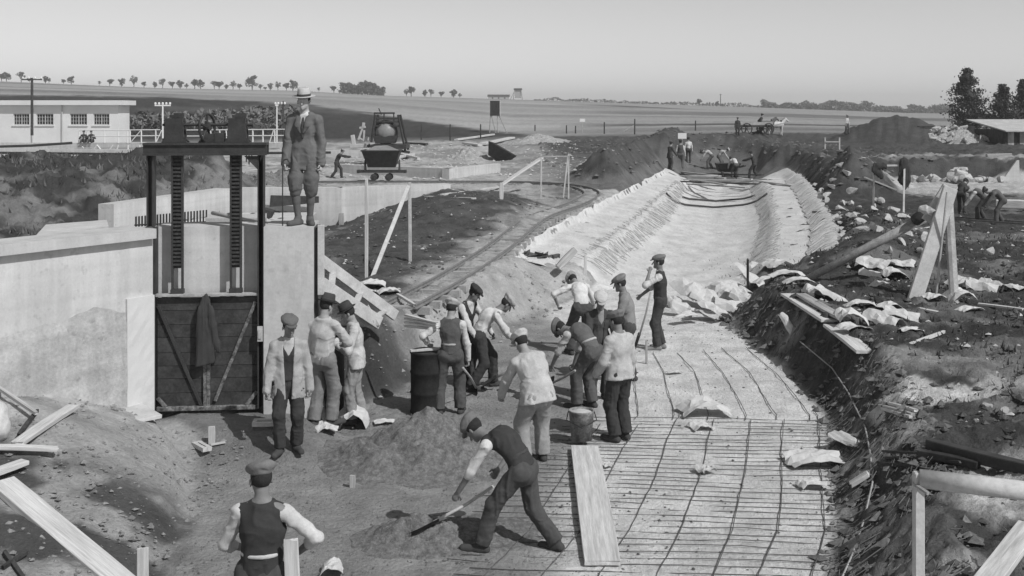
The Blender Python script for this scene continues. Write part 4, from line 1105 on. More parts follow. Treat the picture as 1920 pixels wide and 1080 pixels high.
for p0, p1 in ((244, 264), (292, 303), (505, 513)):
    a, b = fpt(p0, 268), fpt(p1, 268); MB().tube([a, b + Vector((0, 0, .95))], .04, 5).build("rail_brace", M_WHT, fb)
for p0, p1 in ((152, 168), (182, 168), (182, 198), (212, 198), (222, 216), (240, 240), (262, 262)):
    a, b = fpt(p0, 272), fpt(p1, 291); MB().tube([a, b], .055, 5).build("bridge_strut", M_WHT, fb)
# telegraph poles
def pole(label, px, ytop, ybot, Y, arms, r, mt, ins=4, aw=1.0):
    b = PY(px, ybot, Y); t = PY(px, ytop, Y); e = empty("telegraph_pole", b); tag(e, label, "pole", None); h = t.z - b.z
    MB().tube([(0, 0, -.5), (0, 0, h)], [r * 1.2, r], 8).build("pole_shaft", mt, e)
    for az in arms:
        MB().box(-aw, aw, -.05, .05, h + az - .05, h + az + .05).build("cross_arm", mt, e)
        for k in range(ins):
            x = -aw * .92 + 1.84 * aw * k / (ins - 1); MB().lathe([(.03, 0), (.09, .05), (.09, .14), (.05, .2)], 6, (x, 0, h + az + .05)).build("insulator", M_WHT, e)
    return e
pole("tall dark telegraph pole against the pump house front", 60, 146, 243, 96, (-.15,), .11, M_WOODD, 4, .85)
pole("white pole with five insulators behind the lifting gear", 305, 193, 262, 88, (-.2,), .06, M_WHT, 5, .62)
pole("slim signal post left of the suited man's shoulder", 519, 195, 262, 88, (-.1,), .05, M_WHT, 2, .12)
pole("leaning dark post with insulators just left of the suited man", 531, 190, 264, 87, (-.3,), .06, M_WOODD, 2, .12)
pole("thin pole on the distant field at centre right", 1351, 176, 196, 420, (-.3,), .12, M_WOODD, 2, .5)

# concrete mixer: frame, drum, hopper
mx = empty("concrete_mixer", (-8.3, 66, 1.25)); tag(mx, "dark concrete mixer with round drum beyond the tip wagon", "mixer")
def mp_(n, mb, mt=M_IRON, sm=False, par=mx): return mb.build(n, mt, par, sm)
mxs = 66 / 2100
def mq(px, py, dy=0): q = PY(px, py, 66); return Vector((q.x, q.y + dy, q.z)) - mx.location
for p in ((706, 215), (748, 215)):
    foot = (699, 266) if p[0] < 730 else (762, 282)
    for dy in (-.5, .8):
        m = MB(); m.beam(mq(p[0], p[1], dy), mq(foot[0], foot[1], dy * 1.4), .12, .10); mp_("leg", m)
for yy in (212, 222, 228, 236):
    m = MB(); m.beam(mq(703, yy, -.5), mq(752 if yy > 215 else 742, yy, -.5), .10, .10); mp_("cross_beam", m)
for px in (704, 722, 740):
    m = MB(); m.beam(mq(px, 212, -.52), mq(px, 237, -.52), .07, .07); mp_("upright", m)
m = MB(); m.beam(mq(712, 203, -.5), mq(717, 215, -.5), .06, .06); mp_("lever", m)
prof = [(.25, -.5), (.36, -.45), (.52, -.2), (.58, .1), (.52, .38), (.32, .6)]
dr = MB(); dr.lathe(prof, 22); c = mq(724, 248, -.1)
rot_ = Matrix.Rotation(R(78), 3, 'X'); dr.v = [rot_ @ v + c for v in dr.v]; d1 = mp_("drum", dr, mat("drum_steel", .22, var=.15, rough=.4), True)
m = MB(); a_ = np.linspace(0, 2 * math.pi, 33); m.tube([c + Vector((  .66 * math.cos(a), -.25, .66 * math.sin(a))) for a in a_], .07, 6, False); mp_("ring_gear", m, M_RUST, True)
m = MB(); q = mq(703, 254, -.6); q2 = mq(745, 268, -.6); m.prism([mq(702, 254, -.7), mq(747, 254, -.7), mq(742, 268, -.7), mq(706, 268, -.7)], (0, .9, 0)); mp_("hopper", m)
m = MB(); m.beam(mq(690, 273, -.4), mq(770, 285, -.6), .3, .12); mp_("chute", m, M_RUST)
m = MB(); m.box(*(lambda a, b: (a.x, b.x, -1.3, 1.2, b.z, a.z))(mq(700, 270), mq(765, 278))); mp_("bed_frame", m)
# pale hoist engine left of the mixer
he = empty("hoist_engine", PY(672, 274, 66)); tag(he, "pale spindly hoist machine left of the mixer drum", "hoist"); ho_ = he.location
def hq(px, py): return PY(px, py, 66) - ho_
for n_, a, b, w in (("leg", (664, 272), (661, 253), .28), ("leg", (672, 262), (680, 240), .14), ("leg", (682, 265), (683, 244), .14), ("arm", (674, 240), (686, 238), .16), ("head", (681, 240), (682, 230), .2), ("brace", (673, 258), (682, 263), .1), ("tank", (689, 264), (690, 256), .3), ("base", (656, 274), (694, 273), .3)):
    m = MB(); m.beam(hq(*a), hq(*b), w, w * .8); m.build(n_, M_CONCG, he)
# water tank on legs
wt = empty("water_tank", G(931, 249)); tag(wt, "dark wooden water tank standing on splayed legs in the field", "tank"); YT = wt.location.y
def wq(px, py, dy=0): return PY(px, py, YT) + Vector((0, dy, 0)) - wt.location
m = MB(); a, b = wq(919, 217), wq(937, 189); m.box(a.x, b.x, -.45, .45, a.z, b.z); m.build("tank_box", M_WOODD, wt)
m = MB(); m.box(b.x, b.x + (b.x - a.x) * .12, -.46, .46, a.z, b.z); m.build("corner_board", M_WOODL, wt)
for k in range(6):
    x = a.x + (b.x - a.x) * (k + .5) / 6; m = MB(); m.box(x - .04, x + .04, -.48, -.45, a.z, b.z); m.build("stave", M_WOODD, wt)
for (t_, f_) in ((920, 918), (933, 934), (936, 951), (922, 930)):
    m = MB(); m.beam(wq(t_, 217, -.35), wq(f_, 250, -.5), .09, .09); m.build("leg", M_WOODM, wt)
# fence posts in the yard and on the field edge
for i, (px, yt, yb, lab) in enumerate([(790, 233, 262, "left of the water tank, leftmost of three"), (844, 233, 264, "left of the water tank, middle of three"), (901, 233, 260, "left of the water tank, nearest to it"),
      (1003, 234, 246, "behind the stone heap"), (1062, 235, 250, "left of the white notice board"), (1079, 236, 250, "just left of the white notice board"), (1133, 229, 251, "right of the white notice board"), (1190, 223, 252, "tallest, with a slanting stay"), (1304, 226, 245, "on the dark ridge above the canal")]):
    g = G(px, yb); t = PY(px, yt, g.y); m = MB(); m.tube([(0, 0, -.3), (.01, 0, t.z - g.z)], [.07, .06], 6)
    o = m.build("fence_post", M_WOODD); o.location = g; tag(o, "dark fence post " + lab, "post")
g = G(1168, 247); m = MB(); m.beam(g, PY(1189, 235, g.y), .1, .1); tag(m.build("stay_timber", M_WOODM), "slanting stay timber propped on the tallest fence post", "timber")
g = G(1092, 248); nb = empty("notice_board", g); tag(nb, "small white notice board on a stake in the field", "sign"); t = PY(1092, 223, g.y)
MB().beam((0, 0, -.2), (0, 0, t.z - g.z), .08, .08).build("stake", M_WOODM, nb); MB().box(-.28, .28, -.06, -.03, t.z - g.z - .30, t.z - g.z + .02).build("board", M_WHT, nb)
g = G(1279, 292); nb = empty("notice_board", g); tag(nb, "white board on a stake behind the men at the end of the canal", "sign"); t = PY(1279, 250, g.y)
MB().beam((0, 0, -.2), (0, 0, t.z - g.z), .07, .07).build("stake", M_WOODM, nb); MB().box(-.28, .28, -.06, -.03, t.z - g.z - .35, t.z - g.z + .02).build("board", M_WHT, nb)
# headframe tower and cottage on the skyline
tw = empty("lattice_tower", (lambda Y: Vector(((971 - 960) * Y / F, Y, GZ((971 - 960) * Y / F, Y))))(640)); tag(tw, "squat timber tower on the skyline in the centre", "tower")
sc = 640 / F
for sx in (-1, 1):
    for dy in (-1, 1):
        m = MB(); m.beam((sx * 2.6, dy * 2, -.5), (sx * 1.8, dy * 1.6, 6.2), .4, .4); m.build("leg", M_WOODM, tw)
m = MB(); m.box(-2.4, 2.4, -2, 2, 5.6, 6.6); m.build("cap_platform", M_WOODD, tw)
m = MB(); m.box(-1.7, 1.7, -1.4, 1.4, 1.0, 5.6); m.build("shaft_cladding", M_WOODM, tw)
m = MB(); m.beam((-2.6, -2.1, 0), (-7, -2.1, 0.2), .3, .3); m.beam((-1.9, -2.1, 5), (-4.6, -2.1, -.4), .4, .4); m.build("back_stay", M_WOODM, tw)
fh = empty("farm_house", (lambda Y: Vector(((935 - 960) * Y / F, Y, GZ((935 - 960) * Y / F, Y) - .4)))(650)); tag(fh, "tiny low farm building on the skyline left of the tower", "building")
m = MB(); m.box(-6, 6, -3, 3, 0, 1.9); m.build("wall", M_CONCG, fh); m = MB(); m.prism([(-6.5, -3.3, 1.9), (-6.5, 3.3, 1.9), (-6.5, 0, 3.1)], (13, 0, 0)); m.build("roof", M_WOODD, fh)
for kx in (-3.5, 0, 3.5): m = MB(); m.box(kx - .4, kx + .4, -3.04, -3.0, .6, 1.5); m.build("window", M_GL, fh)
# shed on the right
g = G(1890, 271); sh = empty("timber_shed", g); tag(sh, "low plank shed with pale lean-to roof at the right edge", "shed"); Y_ = g.y
def sq(px, py, dy=0): return PY(px, py, Y_) + Vector((0, dy, 0)) - g
random.seed(6)
px = 1884
while px < 1990:
    w = random.uniform(4.5, 6.5); a, b = sq(px, 272), sq(px + w - .7, 247); m = MB(); m.box(a.x, b.x, 0, .08, a.z, b.z + random.uniform(-.05, .05)); m.build("plank", random.choice((M_WOODM, M_WOODD, M_CONCG)), sh); px += w
a, b = sq(1866, 272), sq(1884, 243); m = MB(); m.prism([(a.x, 3.5, a.z), (b.x, .04, a.z), (b.x, .04, b.z), (a.x, 3.5, b.z)], (.1, .1, 0)); m.build("side_wall", M_WOODD, sh)
a, b = sq(1880, 247), sq(1990, 247); m = MB(); m.prism([a + Vector((0, -.5, 0)), b + Vector((0, -.5, 0)), b + Vector((0, 4, .75)), a + Vector((-.9, 4, .75))], (0, 0, .08)); m.build("roof", M_CONCG, sh)
m = MB(); a, b = sq(1770, 238, 5), sq(1884, 238, 5); m.box(a.x, b.x, 5, 5.2, -1, a.z); m.build("back_fence", M_WOODD, sh)

# ------------------------------------------------------------------ trees
def leaf_cloud(n, fn, size, seed):
    """n leaf clump faces placed by fn(rng) -> (point, radius factor)"""
    rng = np.random.default_rng(seed); V = np.zeros((n * 4, 3)); 
    c = np.array([fn(rng) for _ in range(n)])
    a = rng.normal(size=(n, 3)); a /= np.linalg.norm(a, axis=1)[:, None]; b = rng.normal(size=(n, 3)); b -= a * (a * b).sum(1)[:, None]; b /= np.linalg.norm(b, axis=1)[:, None]
    s = size * rng.uniform(.5, 1.25, n)[:, None]
    V[0::4], V[1::4], V[2::4], V[3::4] = c - a * s, c + b * s * .6, c + a * s, c - b * s * .6
    return V, np.arange(n * 4).reshape(n, 4)
M_LEAF1 = mat("foliage_dark", .065, var=.4, scale=1.2, bump=0, rough=.8)
M_LEAF2 = mat("foliage_mid", .11, var=.4, scale=1.2, bump=0, rough=.8)
M_BARK = mat("bark", .08, var=.3, scale=8)
def tree_proto(kind, seed):
    rng = np.random.default_rng(seed); r = random.Random(seed)
    e = empty("field_tree", (0, 0, 0)); cl = []
    th = (.22, .08, .26)[kind]; rw = r.uniform(.32, .48); zc = (th + 1) / 2; rz_ = (1 - th) / 2
    for _ in range(13):
        v = Vector((r.gauss(0, 1), r.gauss(0, 1), r.gauss(0, 1))).normalized() * r.uniform(.2, .78); cl.append((v.x * rw, v.y * rw, zc + v.z * rz_, r.uniform(.10, .19)))
    m = MB(); m.tube([(0, 0, -.08), (.01, 0, th * .8), (.0, .01, .75)], [.035, .028, .01], 6)
    for (x, y, z, q) in cl[:6]: m.tube([(0, 0, th * .8), (x, y, z)], [.018, .006], 4)
    m.build("trunk", M_BARK, e)
    def fn(g):
        x, y, z, q = cl[g.integers(len(cl))]; v = g.normal(size=3); v /= np.linalg.norm(v); v *= q * g.uniform(.3, 1) ** .5
        return np.array([x, y, z]) + v * np.array([1, 1, .8])
    V, f = leaf_cloud(700 if kind != 2 else 360, fn, .055, seed); np_obj("crown", V, f, M_LEAF1 if kind != 2 else M_LEAF2, e, False)
    return e
protos = [tree_proto(k % 3, 40 + k) for k in range(6)]; nth = [0, 0, 0]
HT = [(3,14),(12,16),(40,17),(55,10),(85,12),(92,9),(119,9),(134,14),(186,8),(206,14),(228,14),(251,18),(270,11),(290,11),(305,16),(323,14),(338,14),(350,9),(365,17),(376,16),(402,14),(411,16),(424,9),(437,14),(449,11),(473,24),(488,10),(497,7),(507,12),(521,14),(537,14),(549,18),(598,8),(626,14),(637,6),(762,12),(771,18),(797,12),(808,13),(827,12),(850,14),(862,8),(1311,12),(1345,9)]
used = set()
for i, (px, h) in enumerate(HT):
    Y_ = 690.0; X_ = (px - 960) * Y_ / F; q = i % 6
    o = protos[q] if q not in used else copy_tree(protos[q]); used.add(q)
    s_ = h * Y_ / F * 1.32; o.location = (X_, Y_, GZ(X_, Y_) - .3); o.scale = (s_ * 1.12, s_ * 1.12, s_); o.rotation_euler = (0, 0, i * 1.7)
    q = 0 if px < 700 else 1 if px < 900 else 2; nth[q] += 1
    tag(o, "%s small roadside tree from the left along the left skyline" % ORD[nth[0] - 1] if q == 0 else "%s small tree from the left on the skyline between thicket and tower" % ORD[nth[1] - 1] if q == 1 else "%s tiny tree on the hazy skyline right of the tower" % ("left" if nth[2] == 1 else "right"), "tree", ["trees along the left skyline", "trees on the central skyline", "trees on the right skyline"][q])
def bushes(name, label, px0, px1, y_top, y_base, Y, n, size, mt, seed, wob=4):
    rng = np.random.default_rng(seed); k = Y / F
    px = rng.uniform(px0, px1, n); t = fbm(px * .05, np.full(n, seed * 1.0), 3, seed); hh = (y_base - y_top) * (0.55 + .6 * t) * k
    X_ = (px - 960) * k; pts = np.column_stack([X_, Y + rng.normal(size=n) * 4, ground(X_, np.full(n, Y)) + np.maximum(hh, .1) * rng.uniform(0, 1, n) ** .8]); it = iter(pts)
    V, f = leaf_cloud(n, lambda g: next(it), size, seed); o = np_obj(name, V, f, mt, None, False); tag(o, label, "bushes", kind="stuff"); return o
bushes("distant_wood", "hazy belt of distant woodland on the right horizon", 1430, 1790, 198, 219, 720, 5200, 1.1, M_LEAF2, 91)
bushes("distant_hedge", "pale distant hedge line on the horizon right of centre", 1000, 1440, 197, 206, 760, 1200, .9, M_LEAF2, 94)
bushes("thicket", "dark rounded thicket on the skyline right of the suited man", 640, 720, 150, 176, 660, 1800, .9, M_LEAF1, 92)
bushes("slope_shrubs", "pale mottled shrubs on the cutting slope behind the gate gear", 235, 560, 205, 250, 122, 2600, .32, mat("foliage_pale", .17, var=.5, scale=.8, bump=0), 95)
# conifers at the right edge
def conifer(label, px, ytop, ybase, Y, wpx, seed, n):
    b = Vector(((px - 960) * Y / F, Y, 0)); b.z = GZ(b.x, Y) - .2; h = PY(px, ytop, Y).z - b.z; e = empty("conifer", b); tag(e, label, "tree"); w = wpx * Y / F / 2
    r = random.Random(seed); m = MB(); m.tube([(0, 0, -.3), (0, 0, h * .6), (.05, 0, h * .97)], [.16, .09, .02], 8); lim = []
    for k in range(74):
        t = k / 74; z = h * (.07 + .92 * t); a = r.uniform(0, 6.28); L_ = w * 1.5 * (1 - t) ** .92 * r.uniform(.35, 1.2) * (1.0 if t > .12 else .75)
        p0, p1 = Vector((0, 0, z)), Vector((L_ * math.cos(a), L_ * math.sin(a), z + L_ * r.uniform(-.1, .30))); lim.append((p0, p1)); m.tube([p0, p1], [.03, .01], 4)
    m.build("trunk", M_BARK, e)
    def fn(g):
        p0, p1 = lim[g.integers(len(lim))]; t = g.uniform(.2, 1.05); v = p0.lerp(p1, t); s_ = .17 + .12 * (p1 - p0).length * t
        return np.array(v) + g.normal(size=3) * s_ * np.array([1, 1, .62])
    V, f = leaf_cloud(n, fn, .15, seed); np_obj("crown", V, f, M_LEAF1, e, False)
conifer("tallest dark conifer at the right, leaning shape with ragged crown", 1814, 128, 238, 122, 74, 5, 9500)
conifer("middle dark conifer right of the tallest one", 1880, 160, 236, 118, 56, 6, 6500)
conifer("dark conifer cut by the right edge of the picture", 1918, 150, 238, 124, 60, 7, 6500)
# weeds on the spoil bank at the left
_r = random.Random(5); WC = [(_r.uniform(-26, -10.6), _r.uniform(29, 50)) for _ in range(130)]
def weeds(name, label, n, fx, size, mt, seed):
    rng = np.random.default_rng(seed); P_ = np.array([fx(rng) for _ in range(n)]); z = ground(P_[:, 0], P_[:, 1]); a = rng.uniform(0, 6.28, n); hgt = size * rng.uniform(.5, 1.4, n); ln = rng.normal(size=(n, 2)) * hgt[:, None] * .45
    V = np.zeros((n * 3, 3)); w = hgt * .22
    V[0::3] = np.column_stack([P_[:, 0] - w * np.cos(a), P_[:, 1] - w * np.sin(a), z - .02]); V[1::3] = np.column_stack([P_[:, 0] + w * np.cos(a), P_[:, 1] + w * np.sin(a), z - .02]); V[2::3] = np.column_stack([P_[:, 0] + ln[:, 0], P_[:, 1] + ln[:, 1], z + hgt])
    o = np_obj(name, V, np.arange(n * 3).reshape(n, 3), mt, None, False); tag(o, label, "weeds", kind="stuff")
weeds("weeds", "dark weeds and grass covering the spoil bank at the left", 5000, lambda g: (lambda c: (c[0] + g.normal() * .7, c[1] + g.normal() * .7))(WC[g.integers(len(WC))]), .17, mat("weed_dark", .12, var=.6, scale=.5, bump=0, world_pos=True), 7)
weeds("bank_grass", "short dark grass on the earth right of the canal", 5000, lambda g: (g.uniform(5.4, 14), g.uniform(11, 34)), .085, mat("grass_dark", .07, var=.5, scale=.8, bump=0), 8)
# ------------------------------------------------------------------ the people in the photograph
def stand(x, y): return G(x, y)
R180 = 180
def gate_pt(lx, ly, z): 
    c, s_ = math.cos(GANG), math.sin(GANG); return Vector((GA.x + lx * c - ly * s_, GA.y + lx * s_ + ly * c, z))
# the man in the suit on the pier
sm = gate_pt(1.98, .30, 2.861)
_, J1 = person("man in a grey suit, knickerbockers and pale hat standing on the pier", 1.86, sm, 184,
    dict(lean=1, head=(4, 0), hands=[(-.132, .03, .440), (.136, .045, .442)], feet=[(-.040, .0, 0, -22, 0), (.040, .03, 0, 20, 0)], curl=.8),
    dict(top='jacket', topv=.145, trv=.125, cap='hat', capv=.55, band=.05, brim=.16, knickers=True, open=(.012, .28, -.05), tie=True, hem=.118, lapels=True, girth=.86, shoev=.10, skin=mat("pale_gloves_skin", .42, var=.08, bump=.05), shirtv=.7), vox=.0125)
st = empty("walking_stick", gate_pt(1.70, .12, 2.862)); tag(st, "thin dark walking stick held by the man in the suit", "stick")
MB().tube([(0, 0, 0), (.0, .0, .86)], .009, 6).build("shaft", M_WOODD, st); MB().tube([(0, 0, .86), (.02, 0, .90), (.07, -.02, .91), (.09, -.03, .87)], .011, 6).build("crook", M_WOODD, st)
# foreman in the pale jacket
person("man in a pale open jacket, dark waistcoat and flat cap facing the camera", 1.74, stand(541, 846), 168,
    dict(lean=2, head=(10, -14), hands=[(-.155, .03, .43), (.160, .06, .44)], feet=[(-.055, -.01, 0, -18, 0), (.062, .05, 0, 22, 0)]),
    dict(top='jacket', topv=.40, trv=.028, vest=.026, open=(.062, .05, -.62), hem=.125, capv=.13, shirtv=.5, girth=1.03, skin=M_SKINT), vox=.0125)
person("man in a dark hat and pale jacket with his back turned beside the pier", 1.78, stand(605, 800), 18,
    dict(lean=4, head=(14, 25), hands=[(-.12, .14, .52), (.09, .20, .60)], ehint=[(-.8, -.8, -.3), (1, -.6, -.3)], feet=[(-.06, -.02, 0, -8, 0), (.05, .04, 0, 30, 0)]),
    dict(top='jacket', topv=.50, trv=.22, cap='hat', capv=.045, hem=.03, loose=1.1, brim=.14), vox=.0125)
person("man in a dark hat and short pale jacket reading a paper beside the pier", 1.72, stand(668, 792), -98,
    dict(lean=6, head=(24, 0), hands=[(-.06, .17, .66), (.07, .17, .655)], ehint=[(-1, -.3, -1), (1, -.2, -1)], feet=[(-.055, .03, 0, -5, 0), (.06, -.06, 0, 12, 0)], curl=.6),
    dict(top='jacket', topv=.56, trv=.30, cap='hat', capv=.035, hem=.06, brim=.135), vox=.0125)
# men by the drum
person("man in a grey waistcoat and pale cap seen from behind beside the drum", 1.68, stand(845, 776), -6,
    dict(lean=7, head=(16, 15), hands=[(-.20, .12, .60), (.16, .05, .44)], ehint=[(-1, -.4, -.5), (1, -.5, 0)], feet=[(-.10, -.02, 0, -20, 0), (.085, .0, 0, 18, 0)], twist=8),
    dict(top='shirt', topv=.64, vest=.085, trv=.075, capv=.46, belt=.45, vhem=-.005, loose=1.12), vox=.0125)
person("man in a black cap and dark waistcoat working behind the drum", 1.66, stand(872, 722), 130,
    dict(lean=14, head=(30, -30), hands=[(-.12, .24, .52), (.10, .24, .50)], ehint=[(-1, -.2, -.6), (1, -.2, -.6)]),
    dict(top='shirt', topv=.60, vest=.03, trv=.06, capv=.022, skin=M_SKINT))
person("man in a white shirt and dark trousers bending to the right over the slope", 1.74, stand(912, 728), 78,
    dict(lean=42, head=(48, 0), pelvis=(0, -.07, .49), hands=[(-.10, .30, .40), (.10, .26, .42)], ehint=[(-1, -.5, -.2), (1, -.7, -.1)], feet=[(-.07, .08, 0, -5, 0), (.07, -.16, 0, 10, 0)], curve=.35, curl=.8),
    dict(top='rolled', topv=.66, trv=.035, capv=.44, upto=.3, skin=M_SKINT), vox=.0125)
person("broad man in a pale loose jacket and white cap with his back turned", 1.76, stand(1002, 868), -24,
    dict(lean=26, side=-9, head=(34, -10), pelvis=(0.0, -.05, .505), hands=[(-.17, .26, .40), (.17, .24, .46)], ehint=[(-1, -.3, -.3), (1, -.5, -.1)], feet=[(-.07, .0, 0, -15, 0), (.085, .03, 0, 14, 0)], curve=.2),
    dict(top='jacket', topv=.54, trv=.34, capv=.52, hem=.06, girth=1.12, loose=1.2), vox=.0125)
# the shoveller in front
person("man in a dark waistcoat and cap bent low shovelling in the foreground", 1.76, stand(965, 1032), -66,
    dict(lean=62, head=(58, 8), pelvis=(0, -.05, .475), hands=[(-.13, .34, .265), (.15, .17, .40)], ehint=[(-1, -.4, .2), (1, -.5, .5)], feet=[(-.10, .16, 0, -14, 0), (.10, -.22, 0, 12, 6)], khint=(0, .5, 0), curve=.45, curl=.9),
    dict(top='rolled', topv=.66, vest=.030, trv=.062, capv=.16, upto=.15, skin=M_SKINT, belt=.05, vhem=.0), vox=.0115)
# the man with his back to us at the bottom
bm = Vector(((490 - 960) * 8.55 / F, 8.55, 0)); bm.z = GZ(bm.x, bm.y)
_bl = PY(490, 866, 8.55).z - bm.z
person("man in a dark waistcoat and pale sleeves with hand on hip, back to the camera", _bl / 1.0, bm, 6,
    dict(lean=3, head=(8, -28), hands=[(-.13, .16, .56), (.135, .10, .575)], ehint=[(-.8, -.8, -.4), (1.6, -.45, .1)], feet=[(-.07, 0, 0, -10, 0), (.07, 0, 0, 10, 0)], twist=-6),
    dict(top='rolled', topv=.60, vest=.026, trv=.060, capv=.20, upto=.35, belt=.60, skin=M_SKINT, girth=1.0, hair=M_HAIR), vox=.0115)
# the group on the right of the centre
person("man in a grey waistcoat and dark cap bent double beside the white bucket", 1.75, stand(1094, 765), -52,
    dict(lean=66, head=(78, 0), pelvis=(0, -.09, .50), hands=[(-.10, .30, .27), (.14, .20, .30)], ehint=[(-1, -.2, .3), (1.4, -.6, .5)], feet=[(-.06, .02, 0, -10, 0), (.07, -.05, 0, 10, 0)], curve=.45, curl=.9),
    dict(top='rolled', topv=.52, vest=.12, trv=.085, capv=.14, upto=.05, belt=.5, skin=M_SKINT, loose=1.15), vox=.0125)
person("man in a pale wrinkled jacket and grey cap standing right of the white bucket", 1.75, stand(1163, 826), -38,
    dict(lean=4, head=(12, -8), hands=[(-.12, .14, .50), (.15, .05, .46)], feet=[(-.055, .0, 0, -14, 0), (.06, .0, 0, 12, 0)]),
    dict(top='jacket', topv=.50, trv=.030, capv=.17, hem=.045, loose=1.05, skin=M_SKINT), vox=.0125)
person("man in a white cap and dark clothes half hidden behind the stooping man", 1.68, stand(1122, 748), 165,
    dict(lean=10, head=(24, 10), hands=[(-.10, .20, .52), (.10, .20, .52)]),
    dict(top='jacket', topv=.045, trv=.045, capv=.56, vest=.08, open=(.04, .05, -.4), shirtv=.3, skin=M_SKINT))
person("man in a grey jacket and flat cap facing left at the back of the group", 1.76, stand(1178, 716), -82,
    dict(lean=10, head=(18, 0), hands=[(-.10, .22, .56), (.10, .20, .55)], feet=[(-.06, .04, 0, -8, 0), (.06, -.04, 0, 8, 0)]),
    dict(top='jacket', topv=.26, trv=.055, capv=.22, hem=.02, skin=M_SKINT, hair=M_HAIR))
person("man in a white shirt with braces bending away below the lining edge", 1.74, stand(1088, 664), -14,
    dict(lean=46, head=(70, -10), pelvis=(0, -.06, .50), hands=[(-.20, .16, .50), (.20, .18, .40)], ehint=[(-1.5, -.3, .1), (1.5, -.3, .1)], feet=[(-.10, 0, 0, -12, 0), (.10, .05, 0, 12, 0)], curve=.3),
    dict(top='rolled', topv=.72, trv=.05, capv=.3, upto=.2, loose=1.15), vox=.0125)
person("man in a dark waistcoat lighting up while leaning on a shovel, right of the group", 1.76, stand(1238, 655), -84,
    dict(lean=1, head=(2, 0), hands=[(-.10, .115, .825), (.06, .20, .555)], ehint=[(-.5, .5, -1), (1, -.7, -.2)], feet=[(-.045, .03, 0, -12, 0), (.05, -.02, 0, 10, 0)], curl=.85, twist=8),
    dict(top='rolled', topv=.62, vest=.030, trv=.040, capv=.20, upto=.1, shoev=.22, skin=M_SKINT), vox=.0125)
# ---- far figures
FAR = dict(vox=.028, fingers=False)
def far(label, x, y, hpx, heading, pose, wear, **k):
    b = G(x, y); person(label, max(1.5, min(1.9, hpx * b.y / F)), b, heading, pose, wear, **FAR)
BEND = lambda l, yaw=0: dict(lean=l, head=(l, 0), pelvis=(0, -.08, .49), hands=[(-.10, .34, .28), (.10, .32, .30)], ehint=[(-1, -.3, .3), (1, -.3, .3)], feet=[(-.08, .06, 0, -8, 0), (.08, -.10, 0, 8, 0)], curve=.3)
far("dark-clothed man at the left side of the far canal end", 1256, 320, 55, 60, dict(lean=8, hands=[(-.1, .2, .5), (.1, .22, .52)]), dict(top='jacket', topv=.045, trv=.05, capv=.04))
far("man in a waistcoat seen from behind at the far canal end", 1276, 318, 56, 10, dict(lean=5), dict(top='shirt', topv=.6, vest=.06, trv=.11, capv=.05))
far("man in a white shirt walking away at the far canal end", 1291, 305, 48, 0, dict(lean=3), dict(top='shirt', topv=.72, trv=.05, capv=.05))
far("stooping man in a pale shirt at the far end, leftmost of the bent workers", 1330, 317, 52, -80, BEND(72), dict(top='shirt', topv=.5, trv=.12, capv=.08))
far("stooping man in a light cap behind the barrow at the far canal end", 1352, 318, 52, 100, BEND(60), dict(top='shirt', topv=.45, trv=.12, capv=.6))
far("man in a white shirt bending over the barrow at the far canal end", 1378, 335, 54, -20, BEND(64), dict(top='shirt', topv=.66, trv=.09, capv=.06))
far("dark striding man pushing at the right of the far canal end", 1412, 335, 55, -70, dict(lean=20, head=(15, 0), pelvis=(0, -.04, .49), hands=[(-.1, .33, .62), (.1, .33, .60)], ehint=[(-1, -.3, -.8), (1, -.3, -.8)], feet=[(-.06, .12, 0, -5, 0), (.06, -.17, 0, 5, 0)]), dict(top='jacket', topv=.04, trv=.04, capv=.04, hem=.03))
far("dark figure standing on the spoil ridge above the canal", 1383, 254, 24, 180, {}, dict(top='jacket', topv=.04, trv=.04, capv=.04))
far("figure in a pale shirt walking on the terrace left of the dark heap", 1588, 252, 24, 140, dict(feet=[(-.05, .08, 0, 0, 0), (.05, -.08, 0, 0, 0)]), dict(top='shirt', topv=.6, trv=.08, capv=.3))
far("stooping man in a white shirt working right of the timber tripod", 1838, 416, 80, -70, BEND(70), dict(top='shirt', topv=.6, vest=.12, trv=.06, capv=.05))
far("stooping man in dark overalls, rightmost of the workers by the tripod", 1872, 420, 80, -80, BEND(64), dict(top='jacket', topv=.12, trv=.09, capv=.05, hem=.02))
far("man crouched behind the top of the timber tripod", 1804, 402, 76, 40, BEND(58), dict(top='shirt', topv=.45, vest=.04, trv=.05, capv=.04))
far("man in dark clothes pushing the tip wagon from the left", 634, 334, 60, 86, dict(lean=34, head=(25, 0), pelvis=(0, -.05, .49), hands=[(-.1, .38, .66), (.1, .38, .66)], ehint=[(-1, -.3, -.8), (1, -.3, -.8)], feet=[(-.06, .10, 0, -5, 0), (.06, -.2, 0, 5, 0)]), dict(top='jacket', topv=.035, trv=.04, capv=.3, hem=.03))
for px, lab in ((158, "left of two dark figures sitting on the footbridge"), (172, "right of two dark figures sitting on the footbridge")):
    b = PY(px, 268, 85.8); person(lab, 1.7, b, 175, dict(pelvis=(0, -.02, .10), lean=18, feet=[(-.07, .26, 0, -5, 0), (.07, .27, 0, 5, 0)], hands=[(-.09, .2, .26), (.09, .2, .26)], khint=(0, .2, 1)), dict(top='jacket', topv=.04, trv=.04, capv=.05, hem=.01), **FAR)
